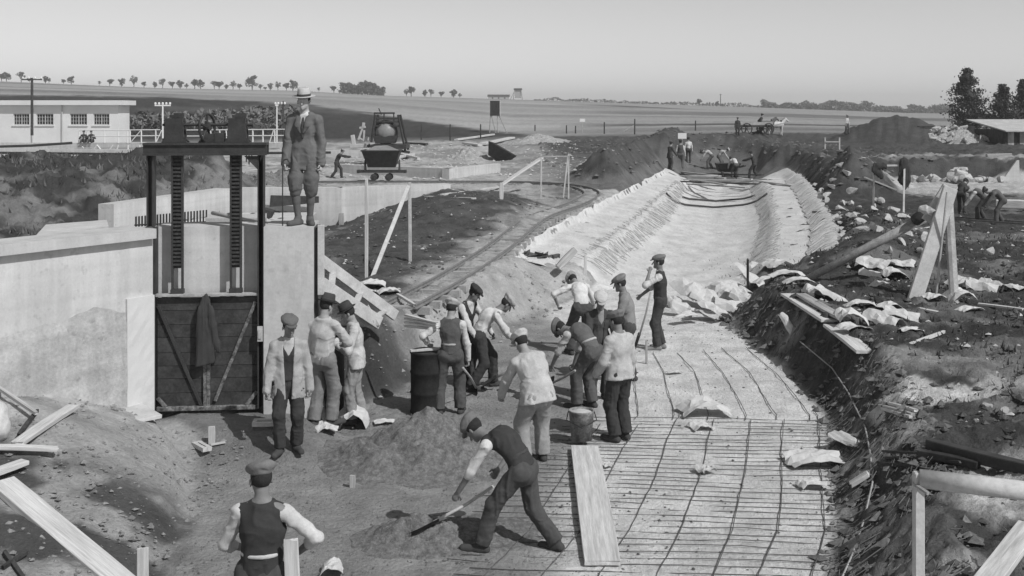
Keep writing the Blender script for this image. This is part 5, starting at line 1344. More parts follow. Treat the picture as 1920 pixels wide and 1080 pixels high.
# ---- team of white horses and cart on the far bank
def horse(label, base, heading, S, v, k=1.0):
    e = empty("horse", base, -R(heading)); tag(e, label, "horse"); s = Sdf()
    s.cone((0, -.55, 1.12), (0, .05, 1.10), .30, .29, .08); s.cone((0, .05, 1.10), (0, .50, 1.12), .29, .27, .08)
    s.cone((0, .55, 1.22), (0, .95, 1.62), .19, .12, .06); s.cone((0, .95, 1.64), (0, 1.22, 1.42), .115, .065, .04)
    for sx in (-.13, .13):
        s.cone((sx, .52, .95), (sx, .55, .52), .11, .06, .05); s.cone((sx, .55, .52), (sx, .55, .05), .055, .05, .03)
        s.cone((sx, -.66, 1.05), (sx, -.58, .66), .15, .09, .06); s.cone((sx, -.58, .66), (sx, -.74, .46), .08, .06, .03); s.cone((sx, -.74, .46), (sx, -.70, .05), .055, .05, .03)
        s.cone((sx * .5, .93, 1.74), (sx * .6, .92, 1.84), .03, .015, .02)
    V, f = s.mesh(.035); o = np_obj("body", V * S, f, cloth(v), e)
    s = Sdf(); s.cone((0, -.84, 1.2), (0, -.95, .6), .06, .07, .03); V, f = s.mesh(.035); np_obj("tail", V * S, f, cloth(.2), e)
    s = Sdf(); s.cone((0, .50, 1.46), (0, .90, 1.78), .05, .05, .03); V, f = s.mesh(.035); np_obj("mane", V * S, f, cloth(.25), e)
    s = Sdf(); s.cone((0, .50, 1.45), (0, .58, .95), .14, .14, .05, (0, 1, 0), .5); V, f = s.mesh(.035); np_obj("collar", V * S, f, M_IRON, e)
hb = G(1452, 256)
horse("white horse harnessed at the right end of the far cart", G(1455, 256), 80, .95, .62)
horse("brown-grey horse beside the white one at the far cart", G(1443, 255) + Vector((0, 1.2, 0)), 80, .92, .12)
ct = empty("farm_cart", G(1416, 252)); tag(ct, "low dark horse cart on the far bank of the canal", "cart"); ct.rotation_euler = (0, 0, R(8))
MB().box(-1.5, 1.3, -.6, .6, .62, .78).build("bed", M_WOODD, ct); MB().box(-1.5, 1.3, -.63, -.6, .79, 1.05).build("side_board", M_WOODM, ct); MB().box(-1.5, 1.3, .6, .63, .79, 1.05).build("side_board", M_WOODM, ct)
for x in (-1.0, .9):
    for yy in (-.75, .75):
        w_ = empty("wheel", (x, yy, .48)); w_.parent = ct; MB().tube([(.45 * math.cos(a), 0, .45 * math.sin(a)) for a in np.linspace(0, 6.283, 19)], .05, 5, False).build("rim", M_WOODD, w_)
        for k in range(6): MB().tube([(0, 0, 0), (.45 * math.cos(k * 1.047), 0, .45 * math.sin(k * 1.047))], .03, 4).build("spoke", M_WOODD, w_)
MB().beam((1.3, 0, .7), (2.6, 0, .95), .08, .08).build("shaft", M_WOODM, ct)
far("carter sitting hunched on the far horse cart", 1425, 250, 40, 80, dict(pelvis=(0, 0, .47), lean=22), dict(top='jacket', topv=.06, trv=.05, capv=.05))
# ------------------------------------------------------------------ props
def board(name, label, cat, a, b, w, t, mt, up=(0, 0, 1), group=None):
    """timber from a to b; its own x axis runs along the grain; slightly warped and nicked"""
    a, b = Vector(a), Vector(b); d = (b - a).normalized(); L_ = (b - a).length; u = Vector(up); u = u - d * u.dot(d)
    if u.length < 1e-3: u = Vector((0, 1, 0)) - d * d.y
    u.normalize(); r_ = u.cross(d); n = max(3, min(9, int(L_ / .35))); V = []; c = min(w, t) * .08; wp = random.uniform(-1, 1) * min(.010, L_ * .006); tw_ = random.uniform(-.03, .03)
    for i in range(n + 1):
        x = -L_ / 2 + L_ * i / n; bow = wp * math.sin(math.pi * i / n) * 1.5; aa = tw_ * (i / n - .5); e = c if i in (0, n) else 0
        for (y, z) in ((-w/2+c+e, -t/2+e*.5), (w/2-c-e, -t/2+e*.5), (w/2-e, -t/2+c+e*.5), (w/2-e, t/2-c-e*.5), (w/2-c-e, t/2-e*.5), (-w/2+c+e, t/2-e*.5), (-w/2+e, t/2-c-e*.5), (-w/2+e, -t/2+c+e*.5)):
            V.append((x + (random.uniform(-.012, .012) if i in (0, n) else 0), y + random.uniform(-.0015, .0015) - z * aa, z + bow + y * aa))
    f = [tuple(range(7, -1, -1)), tuple(range(n * 8, n * 8 + 8))] + [(i*8+k, i*8+(k+1)%8, (i+1)*8+(k+1)%8, (i+1)*8+k) for i in range(n) for k in range(8)]
    o = mesh_obj(name, V, f, {M_WOODL: M_PLANKL, M_WOODM: M_PLANKM}.get(mt, mt)); M4 = Matrix((d, r_, u)).transposed().to_4x4(); M4.translation = (a + b) / 2; o.matrix_world = M4
    tag(o, label, cat, group); return o
def gb(name, label, cat, p0, p1, w, t, mt, lift=.03, up=(0, 0, 1), group=None):
    """board lying between two photograph pixels on the ground"""
    return board(name, label, cat, G(*p0, lift), G(*p1, lift), w, t, mt, up, group)
# railway -----------------------------------------------------------
trk_pts = [(-2.0, 19.7), (-1.83, 20.4), (-1.16, 23.4), (-.35, 27.8), (.5, 32.5), (1.6, 38), (2.75, 42.5), (3.25, 45.5), (2.9, 48.4), (1.5, 50.4), (-.5, 51.3), (-5, 51.2), (-12, 50.6), (-20, 50)]
def spline(pts, step):
    P_ = [np.array(p, float) for p in pts]; P_ = [2 * P_[0] - P_[1]] + P_ + [2 * P_[-1] - P_[-2]]; out = []
    for i in range(1, len(P_) - 2):
        for t in np.linspace(0, 1, 14)[:-1]:
            p0, p1, p2, p3 = P_[i-1], P_[i], P_[i+1], P_[i+2]
            out.append(.5 * (2*p1 + (p2-p0)*t + (2*p0-5*p1+4*p2-p3)*t*t + (3*p1-p0-3*p2+p3)*t**3))
    out.append(P_[-2]); out = np.array(out); d = np.r_[0, np.cumsum(np.linalg.norm(np.diff(out, axis=0), axis=1))]
    s_ = np.arange(0, d[-1], step); return np.column_stack([np.interp(s_, d, out[:, k]) for k in range(out.shape[1])])
def track(label, pts, gauge, zf, wear=M_RAIL, step=.62):
    c = spline(pts, .31); d = np.gradient(c, axis=0); d /= np.linalg.norm(d, axis=1)[:, None]; n = np.column_stack([d[:, 1], -d[:, 0]])
    z = zf(c); z = np.convolve(np.pad(z, 8, mode='edge'), np.ones(17) / 17, 'valid')
    e = empty("railway_track", (c[0, 0], c[0, 1], z[0])); tag(e, label, "railway"); o = e.location
    for s_ in (-1, 1):
        m = MB(); V = []; prof = [(-.035, 0), (.035, 0), (.035, .012), (.008, .02), (.008, .055), (.022, .06), (.022, .08), (-.022, .08), (-.022, .06), (-.008, .055), (-.008, .02), (-.035, .012)]; k = len(prof)
        for i in range(len(c)):
            q = c[i] + n[i] * s_ * gauge / 2
            for (a, h) in prof: V.append(Vector((q[0] + n[i][0] * a, q[1] + n[i][1] * a, z[i] + .040 + h)) - o)
        f = [(i*k+j, i*k+(j+1)%k, (i+1)*k+(j+1)%k, (i+1)*k+j) for i in range(len(c) - 1) for j in range(k)]
        f += [tuple(range(k - 1, -1, -1)), tuple(range((len(c) - 1) * k, len(c) * k))]
        mesh_obj("rail", V, f, wear, e)
    sm_ = MB().box(-.075, .075, -.50, .50, -.10, .030); me = None
    for i in range(1, len(c) - 1, 2):
        if me is None: so = sm_.build("sleeper", M_WOODM, e); me = so.data
        else: so = bpy.data.objects.new("sleeper", me); COL.objects.link(so); so.parent = e
        so.location = (c[i, 0] - o.x, c[i, 1] - o.y, z[i] - o.z); so.rotation_euler = (0, 0, math.atan2(d[i, 1], d[i, 0]) + random.uniform(-.06, .06))
    return e
random.seed(9)
track("narrow-gauge track curving from the pit edge back past the tip wagon", trk_pts, .62, lambda c: ground(c[:, 0], c[:, 1]) - .01)
track("narrow-gauge track on the right plateau passing the tripod workers", [(10.6, 39), (12.8, 37.0), (15.5, 34.3), (18.5, 31.5), (22, 28)], .62, lambda c: ground(c[:, 0], c[:, 1]) - .01)
# tip wagon ----------------------------------------------------------
WY = 51.15; wg = empty("tip_wagon", Vector(((716 - 960) * WY / F, WY, GZ((716 - 960) * WY / F, WY) + .145))); tag(wg, "dark steel tip wagon heaped with sand on the far track", "wagon")
m = MB(); L_ = .85
def hull(x0, x1, top, bot, zt, zb): return [(x0, -top, zt), (x0, top, zt), (x0, bot, zb), (x0, -bot, zb)]
m.prism([(-.86, -.62, 1.36), (.86, -.62, 1.36), (.62, -.22, .62), (-.62, -.22, .62)], (0, .03, 0))
m.prism([(-.86, .62, 1.36), (.86, .62, 1.36), (.62, .22, .62), (-.62, .22, .62)], (0, .03, 0))
m.prism([(-.86, -.6, 1.36), (-.86, .6, 1.36), (-.62, .2, .62), (-.62, -.2, .62)], (.03, 0, 0)); m.prism([(.86, -.6, 1.36), (.86, .6, 1.36), (.62, .2, .62), (.62, -.2, .62)], (-.03, 0, 0)); m.box(-.62, .62, -.22, .22, .6, .63)
tb = m.build("tub", M_IRON, wg); MB().tube([(-.87, -.64, 1.37), (.87, -.64, 1.37), (.87, .64, 1.37), (-.87, .64, 1.37), (-.87, -.64, 1.37)], .03, 6).build("rim", M_RUST, tb)
m = MB(); m.add([(-.8, -.55, 1.33), (.8, -.55, 1.33), (.8, .55, 1.33), (-.8, .55, 1.33), (-.3, -.1, 1.58), (.25, .1, 1.60)], [(0, 1, 5, 4), (1, 2, 5), (2, 3, 4, 5), (3, 0, 4)]); m.build("sand_load", mat("heap_sand", .22, var=.2, scale=5, bump=.8, bscale=30, dist=.02), wg)
for s_ in (-1, 1):
    MB().box(-1.0, 1.0, s_ * .28 - .04, s_ * .28 + .04, .36, .46).build("chassis_beam", M_IRON, wg)
    MB().prism([(s_ * .78, -.35, .46), (s_ * .78, .35, .46), (s_ * .78, .10, .95), (s_ * .78, -.10, .95)], (.04, 0, 0)).build("end_frame", M_IRON, wg)
    MB().box(s_ * 1.06 - .06, s_ * 1.06 + .06, -.2, .2, .34, .48).build("buffer", M_IRON, wg)
    for t in (-.33, .33):
        w_ = empty("wheel", (t, s_ * .31, .16)); w_.parent = wg; MB().tube([(0, -.04, 0), (0, .04, 0)], .16, 16).build("tyre", M_RUST, w_); MB().tube([(0, s_ * .041, 0), (0, s_ * .07, 0)], .06, 10).build("hub", M_IRON, w_)
# tipped skip on the stone heap
sk = empty("loose_skip", G(930, 301)); tag(sk, "dark empty skip tipped on its side beside the gravel heap", "skip"); sk.rotation_euler = (R(-8), R(28), R(-20)); sk.scale = (.95, .95, .95)
m = MB(); m.prism([(-.9, -.6, .9), (.9, -.6, .9), (.6, -.2, .1), (-.6, -.2, .1)], (0, .04, 0)); m.build("side_plate", M_IRON, sk); m = MB(); m.prism([(-.9, .6, .9), (.9, .6, .9), (.6, .2, .1), (-.6, .2, .1)], (0, .04, 0)); m.build("side_plate", M_IRON, sk)
m = MB(); m.prism([(-.9, -.57, .9), (-.9, .6, .9), (-.6, .2, .1), (-.6, -.18, .1)], (.04, 0, 0)); m.build("end_plate", M_IRON, sk); m = MB(); m.prism([(.9, -.57, .9), (.9, .6, .9), (.6, .2, .1), (.6, -.18, .1)], (-.04, 0, 0)); m.build("end_plate", M_RUST, sk); MB().box(-.6, .6, -.2, .24, .06, .1).build("bottom_plate", M_IRON, sk)
# ---- heaps -----------------------------------------------------------
def heap_obj(name, label, c, rx, ry, h, mt, seed, n=64, rough=.22, pw=1.5):
    u = np.linspace(0, 1, n); th = np.linspace(0, 2 * math.pi, n, endpoint=False); V = []
    for r_ in u:
        for a in th: V.append((r_ * math.cos(a), r_ * math.sin(a)))
    V = np.array(V); rr = np.hypot(V[:, 0], V[:, 1]); nz = fbm(V[:, 0] * 2.2 + seed, V[:, 1] * 2.2, 4, seed); nf = fbm(V[:, 0] * 9 + seed, V[:, 1] * 9, 3, seed + 1)
    X = c[0] + V[:, 0] * rx * (1 + .18 * nz); Y = c[1] + V[:, 1] * ry * (1 + .18 * nz)
    q = np.clip(1 - rr * (1 + .12 * nz), 0, 1); z = ground(X, Y) + h * (q ** pw) * (1 - .10 * q) * (1 + .2 * nz) + rough * h * nf * np.minimum(q * 3, 1) - .03 * (rr > .97) + .004
    i = np.arange(n - 1)[:, None] * n; j = np.arange(n)[None]; j2 = (j + 1) % n
    f = np.stack([i + j, i + n + j, i + n + j2, i + j2], -1).reshape(-1, 4)[:, ::-1]
    o = np_obj(name, np.column_stack([X, Y, z]), f, mt); tag(o, label, "heap"); return o
M_GRAV = mat("dark_gravel", .20, var=.45, scale=14, bump=1.0, bscale=45, dist=.03, world_pos=True)
M_GRAVL = mat("pale_gravel", .36, var=.35, scale=7, bump=1.0, bscale=14, dist=.06, world_pos=True)
g1 = G(800, 862); heap_obj("gravel_heap", "dark gravel heap in the pit behind the stooping shoveller", (g1.x, g1.y + .1), 1.45, 1.15, .66, M_GRAV, 3)
g2 = G(790, 1010); heap_obj("gravel_heap", "small dark gravel heap at the tip of the shovel", (g2.x, g2.y), .75, .55, .30, M_GRAV, 4)
g2 = G(835, 985); heap_obj("gravel_heap", "low spread of gravel under the stooping shoveller's front foot", (g2.x + .25, g2.y - .25), .8, .6, .16, M_GRAV, 14)
g3 = G(880, 298); heap_obj("gravel_heap", "pale gravel heap beside the tipped skip", (g3.x, g3.y), 2.0, 2.0, .85, M_GRAVL, 5)
g3 = G(536, 333); heap_obj("gravel_heap", "dark cone of sand behind the right gate post", (PY(536, 333, 47).x, 47), 1.9, 1.5, .95, M_GRAV, 6)
g4 = G(1010, 268); heap_obj("rubble_heap", "pale stony heap in the yard left of the fence posts", (g4.x, g4.y), 3.2, 2.5, .9, M_GRAVL, 7)
g4 = G(1800, 268); g4s = g4; heap_obj("rubble_heap", "pale stone heap on the flank of the big dark mound", (g4.x + .2, g4.y), 2.6, 2.0, 1.2, M_GRAVL, 8)
g4 = G(480, 312); heap_obj("earth_heap", "brush and earth heap in the yard left of the racks", (PY(150, 305, 60).x, 60), 3.4, 1.6, .8, M_STONED, 9)
# ---- stones ------------------------------------------------------------
def rock_mesh(seed, n=2):
    import bmesh
    bm = bmesh.new(); bmesh.ops.create_icosphere(bm, subdivisions=n, radius=1.0); r = random.Random(seed)
    pl = [(Vector((r.gauss(0, 1), r.gauss(0, 1), r.gauss(0, 1))).normalized(), r.uniform(.30, .62)) for _ in range(8)]
    for v in bm.verts:
        for nrm, d_ in pl:
            k = v.co.dot(nrm)
            if k > d_: v.co -= nrm * (k - d_)
    me = bpy.data.meshes.new("stone"); bm.to_mesh(me); bm.free(); me.materials.append(M_STONE); return me
RM = [rock_mesh(s_) for s_ in range(7)]
def stone(label, p, s3, rz, i, group=None, name="stone"):
    o = bpy.data.objects.new(name, RM[i % 7]); COL.objects.link(o); o.location = p + Vector((0, 0, s3[2] * .45)); o.scale = s3; o.rotation_euler = (random.uniform(-.3, .3), random.uniform(-.3, .3), rz); tag(o, label, "stone", group); return o
random.seed(31)
for i, (x, y, w, h) in enumerate([(1664, 415, 26, 24), (1735, 452, 34, 30), (1668, 475, 16, 20), (1550, 380, 22, 20), (1580, 398, 30, 22), (1595, 384, 24, 18), (1622, 412, 30, 16), (1605, 405, 18, 14), (1640, 390, 16, 14), (1745, 470, 30, 34), (1725, 476, 16, 22), (1855, 478, 18, 26), (1640, 455, 22, 16), (1690, 458, 26, 22), (1618, 470, 30, 18), (1572, 415, 24, 16), (1540, 362, 20, 14), (1560, 352, 18, 12), (1530, 350, 16, 12), (1850, 762, 30, 16), (1882, 776, 28, 24), (1830, 790, 16, 10)]):
    p = G(x, y); k = p.y / F
    stone("pale angular stone lying among the rubble right of the canal" if y < 600 else "%s pale stone on the scraped earth near the right edge" % {1850: "middle", 1882: "rightmost", 1830: "leftmost"}.get(x, ""), p, (w * k * .55, w * k * .45, h * k * .5), random.uniform(0, 6), i, "rubble stones right of the canal" if y < 600 else "stones near the right edge")
for i in range(46):   # rubble thrown up along the right rim of the lining
    Y_ = 27.5 * (50 / 27.5) ** random.random(); p = on(float(ip(T_R1, Y_)) + .25 + 2.2 * random.random() ** 1.8, Y_); s_ = random.uniform(.09, .24)
    stone("pale broken stone in the spoil along the right rim of the lining", p, (s_ * random.uniform(.9, 1.7), s_, s_ * random.uniform(.5, .9)), random.uniform(0, 6), i, "stones along the right rim of the lining")
for i in range(34):   # rubble row at the foot of the terrace
    x = random.uniform(1700, 1885); p = on((x - 960) * 54.9 / F, 54.9 + random.uniform(-.5, .5)); s_ = random.uniform(.18, .38)
    stone("white stone in the rubble row at the foot of the terrace", p, (s_ * 1.3, s_, s_ * .8), random.uniform(0, 6), i, "rubble row below the terrace")
for i in range(16):
    p = on((random.gauss(1800, 12) - 960) * 54 / F, 54 + random.uniform(-.5, .5)) + Vector((0, 0, random.uniform(0, .45))); s_ = random.uniform(.2, .36)
    stone("white stone in the knot of rubble behind the tripod top", p, (s_ * 1.3, s_, s_ * .9), random.uniform(0, 6), i + 3, "knot of rubble behind the tripod")
for i in range(40):
    a_ = random.uniform(0, 6.28); q = random.random() ** .6; p = on(g4s.x + .2 + 2.5 * q * math.cos(a_), g4s.y + 1.9 * q * math.sin(a_)) + Vector((0, 0, 1.0 * (1 - q))); s_ = random.uniform(.20, .40)
    stone("grey stone piled on the flank of the big dark mound", p, (s_ * 1.2, s_, s_ * .9), random.uniform(0, 6), i, "stones on the dark mound")
# small debris: clods and chips, uncountable
def scatter(name, label, n, fx, s0, s1, mt, seed, flat=.6, cat="debris"):
    rng = np.random.default_rng(seed); XY = fx(rng, n); n = len(XY); z = ground(XY[:, 0], XY[:, 1]); s_ = s0 * (s1 / s0) ** rng.uniform(0, 1, n) ** 2.0
    B = np.array([(1, 0, 0), (-1, 0, 0), (0, 1, 0), (0, -1, 0), (0, 0, 1), (0, 0, -.6)], float); Fc = np.array([(0, 2, 4), (2, 1, 4), (1, 3, 4), (3, 0, 4), (2, 0, 5), (1, 2, 5), (3, 1, 5), (0, 3, 5)])
    V = B[None] * s_[:, None, None] * rng.uniform(.5, 1.3, (n, 6, 1)); a = rng.uniform(0, 6.28, n); c, s2 = np.cos(a)[:, None], np.sin(a)[:, None]
    x, y = V[:, :, 0] * c - V[:, :, 1] * s2, V[:, :, 0] * s2 + V[:, :, 1] * c
    V = np.stack([x + XY[:, :1], y + XY[:, 1:2], V[:, :, 2] * flat + z[:, None] + (s_ * .15)[:, None]], -1).reshape(-1, 3)
    f = (Fc[None] + (np.arange(n) * 6)[:, None, None]).reshape(-1, 3)
    o = np_obj(name, V, f, mt, None, False); tag(o, label, cat, kind="stuff"); return o
def region(x0, x1, y0, y1, test=None):
    def f(rng, n):
        Y = y0 * (y1 / y0) ** rng.uniform(0, 1, n); X = rng.uniform(x0, x1, n); k = np.ones(n, bool) if test is None else test(X, Y); return np.column_stack([X, Y])[k]
    return f
rb = lambda X, Y: (X > ip(T_R1, Y) - .15) & (X < Y * .52)
scatter("soil_clods", "dark clods of soil over the plateau right of the canal", 9000, region(3.4, 16, 9, 40, rb), .018, .10, M_STONED, 61)
scatter("pale_chips", "pale chips of stone and mortar scattered right of the canal", 1500, region(5, 16, 13, 38, rb), .015, .085, M_STONE, 62)
scatter("bank_clods", "dark clods on the right-hand bank of the pit", 4200, region(2.6, 6.0, 9, 24, lambda X, Y: (X > ip(T_R0, Y) - .1) & (X < ip(T_R1, Y) + .2)), .018, .12, mat("bank_clod_dark", .14, var=.5), 63)
scatter("left_clods", "dark clods on the earth left of the track", 3600, region(-9, 1.5, 17.5, 40, lambda X, Y: (X < ip(T_L1, Y) - .9) & ((X > -2.4) | (Y > 17.6)) & (X > -Y * .18)), .015, .09, M_STONED, 64)
scatter("left_chips", "pale chips of mortar left of the track", 800, region(-7, 1.5, 18, 40, lambda X, Y: (X < ip(T_L1, Y) - .7) & (X > -Y * .17)), .012, .07, M_STONE, 65)
scatter("pit_gravel", "loose gravel over the sand of the pit floor", 6500, region(-3.6, 1.2, 9, 17.5, lambda X, Y: X > ip(T_L0, Y)), .005, .020, M_GRAV, 66)
scatter("screed_crumbs", "dark crumbs on the pale screed of the pit floor", 1400, region(-.3, 4.5, 9.5, 24, lambda X, Y: X < ip(T_R0, Y)), .006, .030, M_STONED, 67)
scatter("slope_crumbs", "pale clods on the sandy slope below the track", 2600, region(-3, 2, 16, 28.5, lambda X, Y: (X < ip(T_L0, Y) + .3) & (X > ip(T_L1, Y) - .7)), .010, .07, mat("slope_clod", .26, var=.3), 68)
scatter("bank_crumbs", "clods on the earth bank below the wing wall", 2600, region(-7, -3.4, 8.8, 14.6, lambda X, Y: X > -4.9 - .69 * (15 - Y)), .008, .05, mat("bank_clod", .22, var=.4), 69)
scatter("canal_crumbs", "dark crumbs on the far canal lining", 500, region(1, 12, 29, 58, lambda X, Y: (X > ip(T_L0, Y)) & (X < ip(T_R0, Y))), .012, .06, M_STONED, 70, .9)
scatter("mound_clods", "clods on the spoil mounds beside the canal", 4200, region(2, 22, 44, 98, lambda X, Y: ground(X, Y) > 1.25), .04, .22, mat("mound_clod", .13, var=.5), 71)
scatter("yard_debris", "pale rubble strewn about the yard by the mixer", 1600, region(-11, 5, 53, 95), .03, .16, M_STONE, 72)
def straw(name, label, n, seed):
    rng = np.random.default_rng(seed); Y = 9 * (24 / 9) ** rng.uniform(0, 1, n); r0, r1 = ip(T_R0, Y), ip(T_R1, Y); t = rng.uniform(.05, 1.15, n); X = r0 + (r1 - r0) * t; L_ = rng.uniform(.04, .13, n)
    X2 = X - L_ * .75; Y2 = Y - L_ * .65 + rng.normal(size=n) * .05; k = X2 > r0 - .15; X, Y, X2, Y2 = X[k], Y[k], X2[k], Y2[k]; za, zb2 = ground(X, Y) + .05, ground(X2, Y2) + .05; m = MB()
    for a, b, c, d_, e, f_ in zip(X, Y, za, X2, Y2, zb2): m.tube([(a, b, c), (d_, e, f_)], random.uniform(.0025, .0055), 3, False)
    tag(m.build(name, mat("straw_pale", .12, var=.6, scale=3)), label, "straw", kind="stuff")
random.seed(12); straw("bank_straw", "fibrous roots and straw combed down the right-hand bank", 1500, 5)
# ---- cement-bag paper -----------------------------------------------------
def paper(label, p, w, l, rz, curl, seed, tilt=(0, 0), lift=.02, group=None, mt=None, name="paper_bag"):
    """creased sheet bent over itself"""
    nu, nv = 9, 7; u = np.linspace(-.5, .5, nu); v = np.linspace(-.5, .5, nv); U, Vv = np.meshgrid(u, v, indexing='ij'); r = np.random.default_rng(seed)
    a = U * curl; Rr = 1 / max(abs(curl), .05)
    x = np.sin(a) * Rr * w; z = (1 - np.cos(a)) * Rr * w * (-1 if curl > 0 else 1); y = Vv * l * (1 + .12 * fbm(U * 3 + seed, Vv * 3, 2, seed))
    y = y + .10 * l * fbm(U * 2.2 + seed * 3.1, Vv * 2.2, 2, seed + 5); x = x + .10 * w * fbm(U * 2.4 + seed, Vv * 2.4, 2, seed + 6)
    cr = np.abs(fbm(U * 3.3 + seed, Vv * 3.3, 2, seed + 9)); z = z + .20 * min(w, l) * cr + .025 * w * fbm(U * 5, Vv * 5, 1, seed + 2)
    z -= z.min(); V = np.stack([x, y, z], -1).reshape(-1, 3)
    i = (np.arange(nu - 1)[:, None] * nv + np.arange(nv - 1)[None]); f = np.stack([i, i + nv, i + nv + 1, i + 1], -1).reshape(-1, 4); n = len(V)
    V2 = np.concatenate([V, V - np.array([0, 0, .006])]); f2 = np.concatenate([f, f[:, ::-1] + n])
    e0 = [list(range(nv)), [(nu - 1) * nv + k for k in range(nv)], [k * nv for k in range(nu)], [k * nv + nv - 1 for k in range(nu)]]
    side = [];
    for q, L_ in enumerate(e0):
        for a_, b_ in zip(L_[:-1], L_[1:]): side.append((a_, b_, b_ + n, a_ + n) if q in (0, 3) else (b_, a_, a_ + n, b_ + n))
    o = np_obj(name, V2, np.concatenate([f2, np.array(side)]), mt or M_PAPER, None, False)
    o.location = p + Vector((0, 0, lift)); o.rotation_euler = (tilt[0], tilt[1], rz); tag(o, label, "paper", group); return o
random.seed(77)
BAGS = [  # x, y, width px, length px, rz, curl, tilt
 (1524, 556, 46, 34, .4, 3.6, .2), (1556, 560, 40, 50, 1.2, 2.0, .9), (1597, 606, 74, 40, .1, 2.2, .1), (1602, 622, 60, 34, .3, 1.2, 0), (1655, 610, 52, 56, .7, 3.0, .3), (1690, 598, 46, 52, 1.1, 2.6, .4), (1612, 576, 60, 28, .2, 1.0, 0), (1668, 582, 50, 24, .5, 1.8, 0), (1708, 622, 40, 20, .2, .8, 0),
 (1640, 500, 60, 50, .8, 1.6, .2), (1672, 520, 54, 44, .3, 2.0, .1), (1690, 500, 46, 40, 1.0, 1.2, .1), (1810, 540, 70, 40, .2, 1.6, 0), (1842, 545, 46, 44, .9, 2.4, .3), (1860, 540, 36, 40, .4, 2.8, .3), (1800, 566, 66, 34, .1, 2.4, .1), (1752, 564, 50, 30, .6, 1.6, 0), (1815, 588, 60, 22, .3, 1.2, 0), (1912, 545, 44, 34, .2, 1.0, .1), (1630, 520, 40, 34, 1.4, 2.2, .2), (1478, 612, 24, 50, .3, 2.6, 1.1),
 (1478, 520, 70, 26, .1, 1.0, 0), (1500, 536, 66, 20, .15, 1.4, 0), (1460, 505, 60, 34, .3, 1.8, .1), (1440, 530, 56, 24, .2, 1.2, 0), (1650, 540, 46, 24, .4, 1.4, 0)]
def clump(x, y):
    return ("in the clump beside the bank planks" if y > 550 and x < 1730 else "left of the tripod by the log" if x < 1700 and x > 1600 else "around the foot of the tripod" if x > 1730 else "in the pile at the log's foot" if y < 545 else "on the slope of the right bank")
cnt_ = {}
for i, (x, y, w, l, rz, cu, ti) in enumerate(sorted(BAGS)):
    p = G(x, y); k = p.y / F; c_ = clump(x, y); cnt_[c_] = cnt_.get(c_, 0) + 1
    paper("%s crumpled cement bag from the left %s" % (ORD[cnt_[c_] - 1], c_), p, w * k * 1.0, l * k * 1.2, rz + random.uniform(-.2, .2), cu, 100 + i, (ti * .5, random.uniform(-.2, .2)), .02, "cement bags strewn right of the canal")
CB = [(1300, 560, 60, 60, .5, 2.2, .5), (1330, 566, 50, 56, 1.2, 2.6, .7), (1270, 565, 30, 44, .2, 1.6, .4), (1352, 556, 56, 46, .1, 1.4, .3), (1340, 590, 46, 40, .8, 2.0, .5), (1382, 550, 50, 46, .3, 2.6, .4), (1408, 535, 56, 60, 1.0, 1.2, .9), (1310, 588, 50, 24, .2, 1.0, 0), (1290, 596, 44, 18, .4, .8, 0), (1365, 575, 44, 44, 1.5, 3.0, .5), (1430, 512, 50, 44, .6, 2.4, .5), (1396, 562, 40, 40, .9, 2.2, .6), (1280, 580, 36, 34, 1.1, 2.4, .5)]
for i, (x, y, w, l, rz, cu, ti) in enumerate(sorted(CB)):
    p = P(x, y + 12, .0); k = p.y / F
    paper("%s bent pale sheet from the left in the pile at the canal lining" % ORD[i], p, w * k * 1.25, l * k * 1.3, rz, cu, 200 + i, (ti * .6, random.uniform(-.4, .4)), .04 + .05 * (i % 4), "bent sheets piled at the canal lining")
FLP = [("large torn paper sheet on the bar mat below the group", 1322, 778, 100, 40, .05, 1.4), ("small curled paper just below the large torn sheet", 1315, 806, 46, 22, .2, 1.0), ("folded paper scrap in the middle of the bar mat", 1322, 888, 34, 20, .5, 2.0), ("long pale paper sheet on the bar mat against the right bank", 1532, 872, 110, 44, .1, .9), ("dark-edged paper scrap below the long sheet on the mat", 1522, 916, 56, 22, .1, 1.4), ("bright crumpled paper on the foot of the right bank", 1600, 836, 44, 60, .4, 1.6), ("small bright scrap at the left of the bar mat", 1138, 876, 20, 14, .3, .8), ("paper scrap beside the boots of the man with hat", 612, 808, 44, 26, .3, 1.2), ("scrap at the right boots of the reading man", 720, 796, 40, 14, .2, .6), ("white bundle at the bottom edge beside the back-turned man", 622, 1076, 50, 30, .1, 2.2), ("small scrap of paper lying left of the bar mat middle", 1265, 702, 30, 10, .3, .6)]
for i, (lab, x, y, w, l, rz, cu) in enumerate(FLP):
    p = G(x, y); k = p.y / F; paper(lab, p, w * k, l * k * 1.6, rz, cu, 300 + i, (0, 0), .03)
fl = paper("white sheet folded like a tent at the reading man's feet", G(662, 796), .62, .42, .1, 3.0, 331, (.1, 0), .0)
for i, (x, y, w) in enumerate([(700, 540, 40), (728, 552, 34), (690, 552, 26)]):
    p = G(x, y); paper("%s torn white sheet from the left above the wooden steps" % ["second", "third", "first"][i], p, w * p.y / F * 1.3, w * p.y / F, .3 * i, 1.2, 340 + i, (0, 0), .03, "torn sheets above the steps")
paper("sheet of paper held by the man reading beside the pier", Vector((0, 0, 0)), .24, .30, .3, .7, 350).location = G(668, 792) + Vector((-.36, -.06, 1.12))
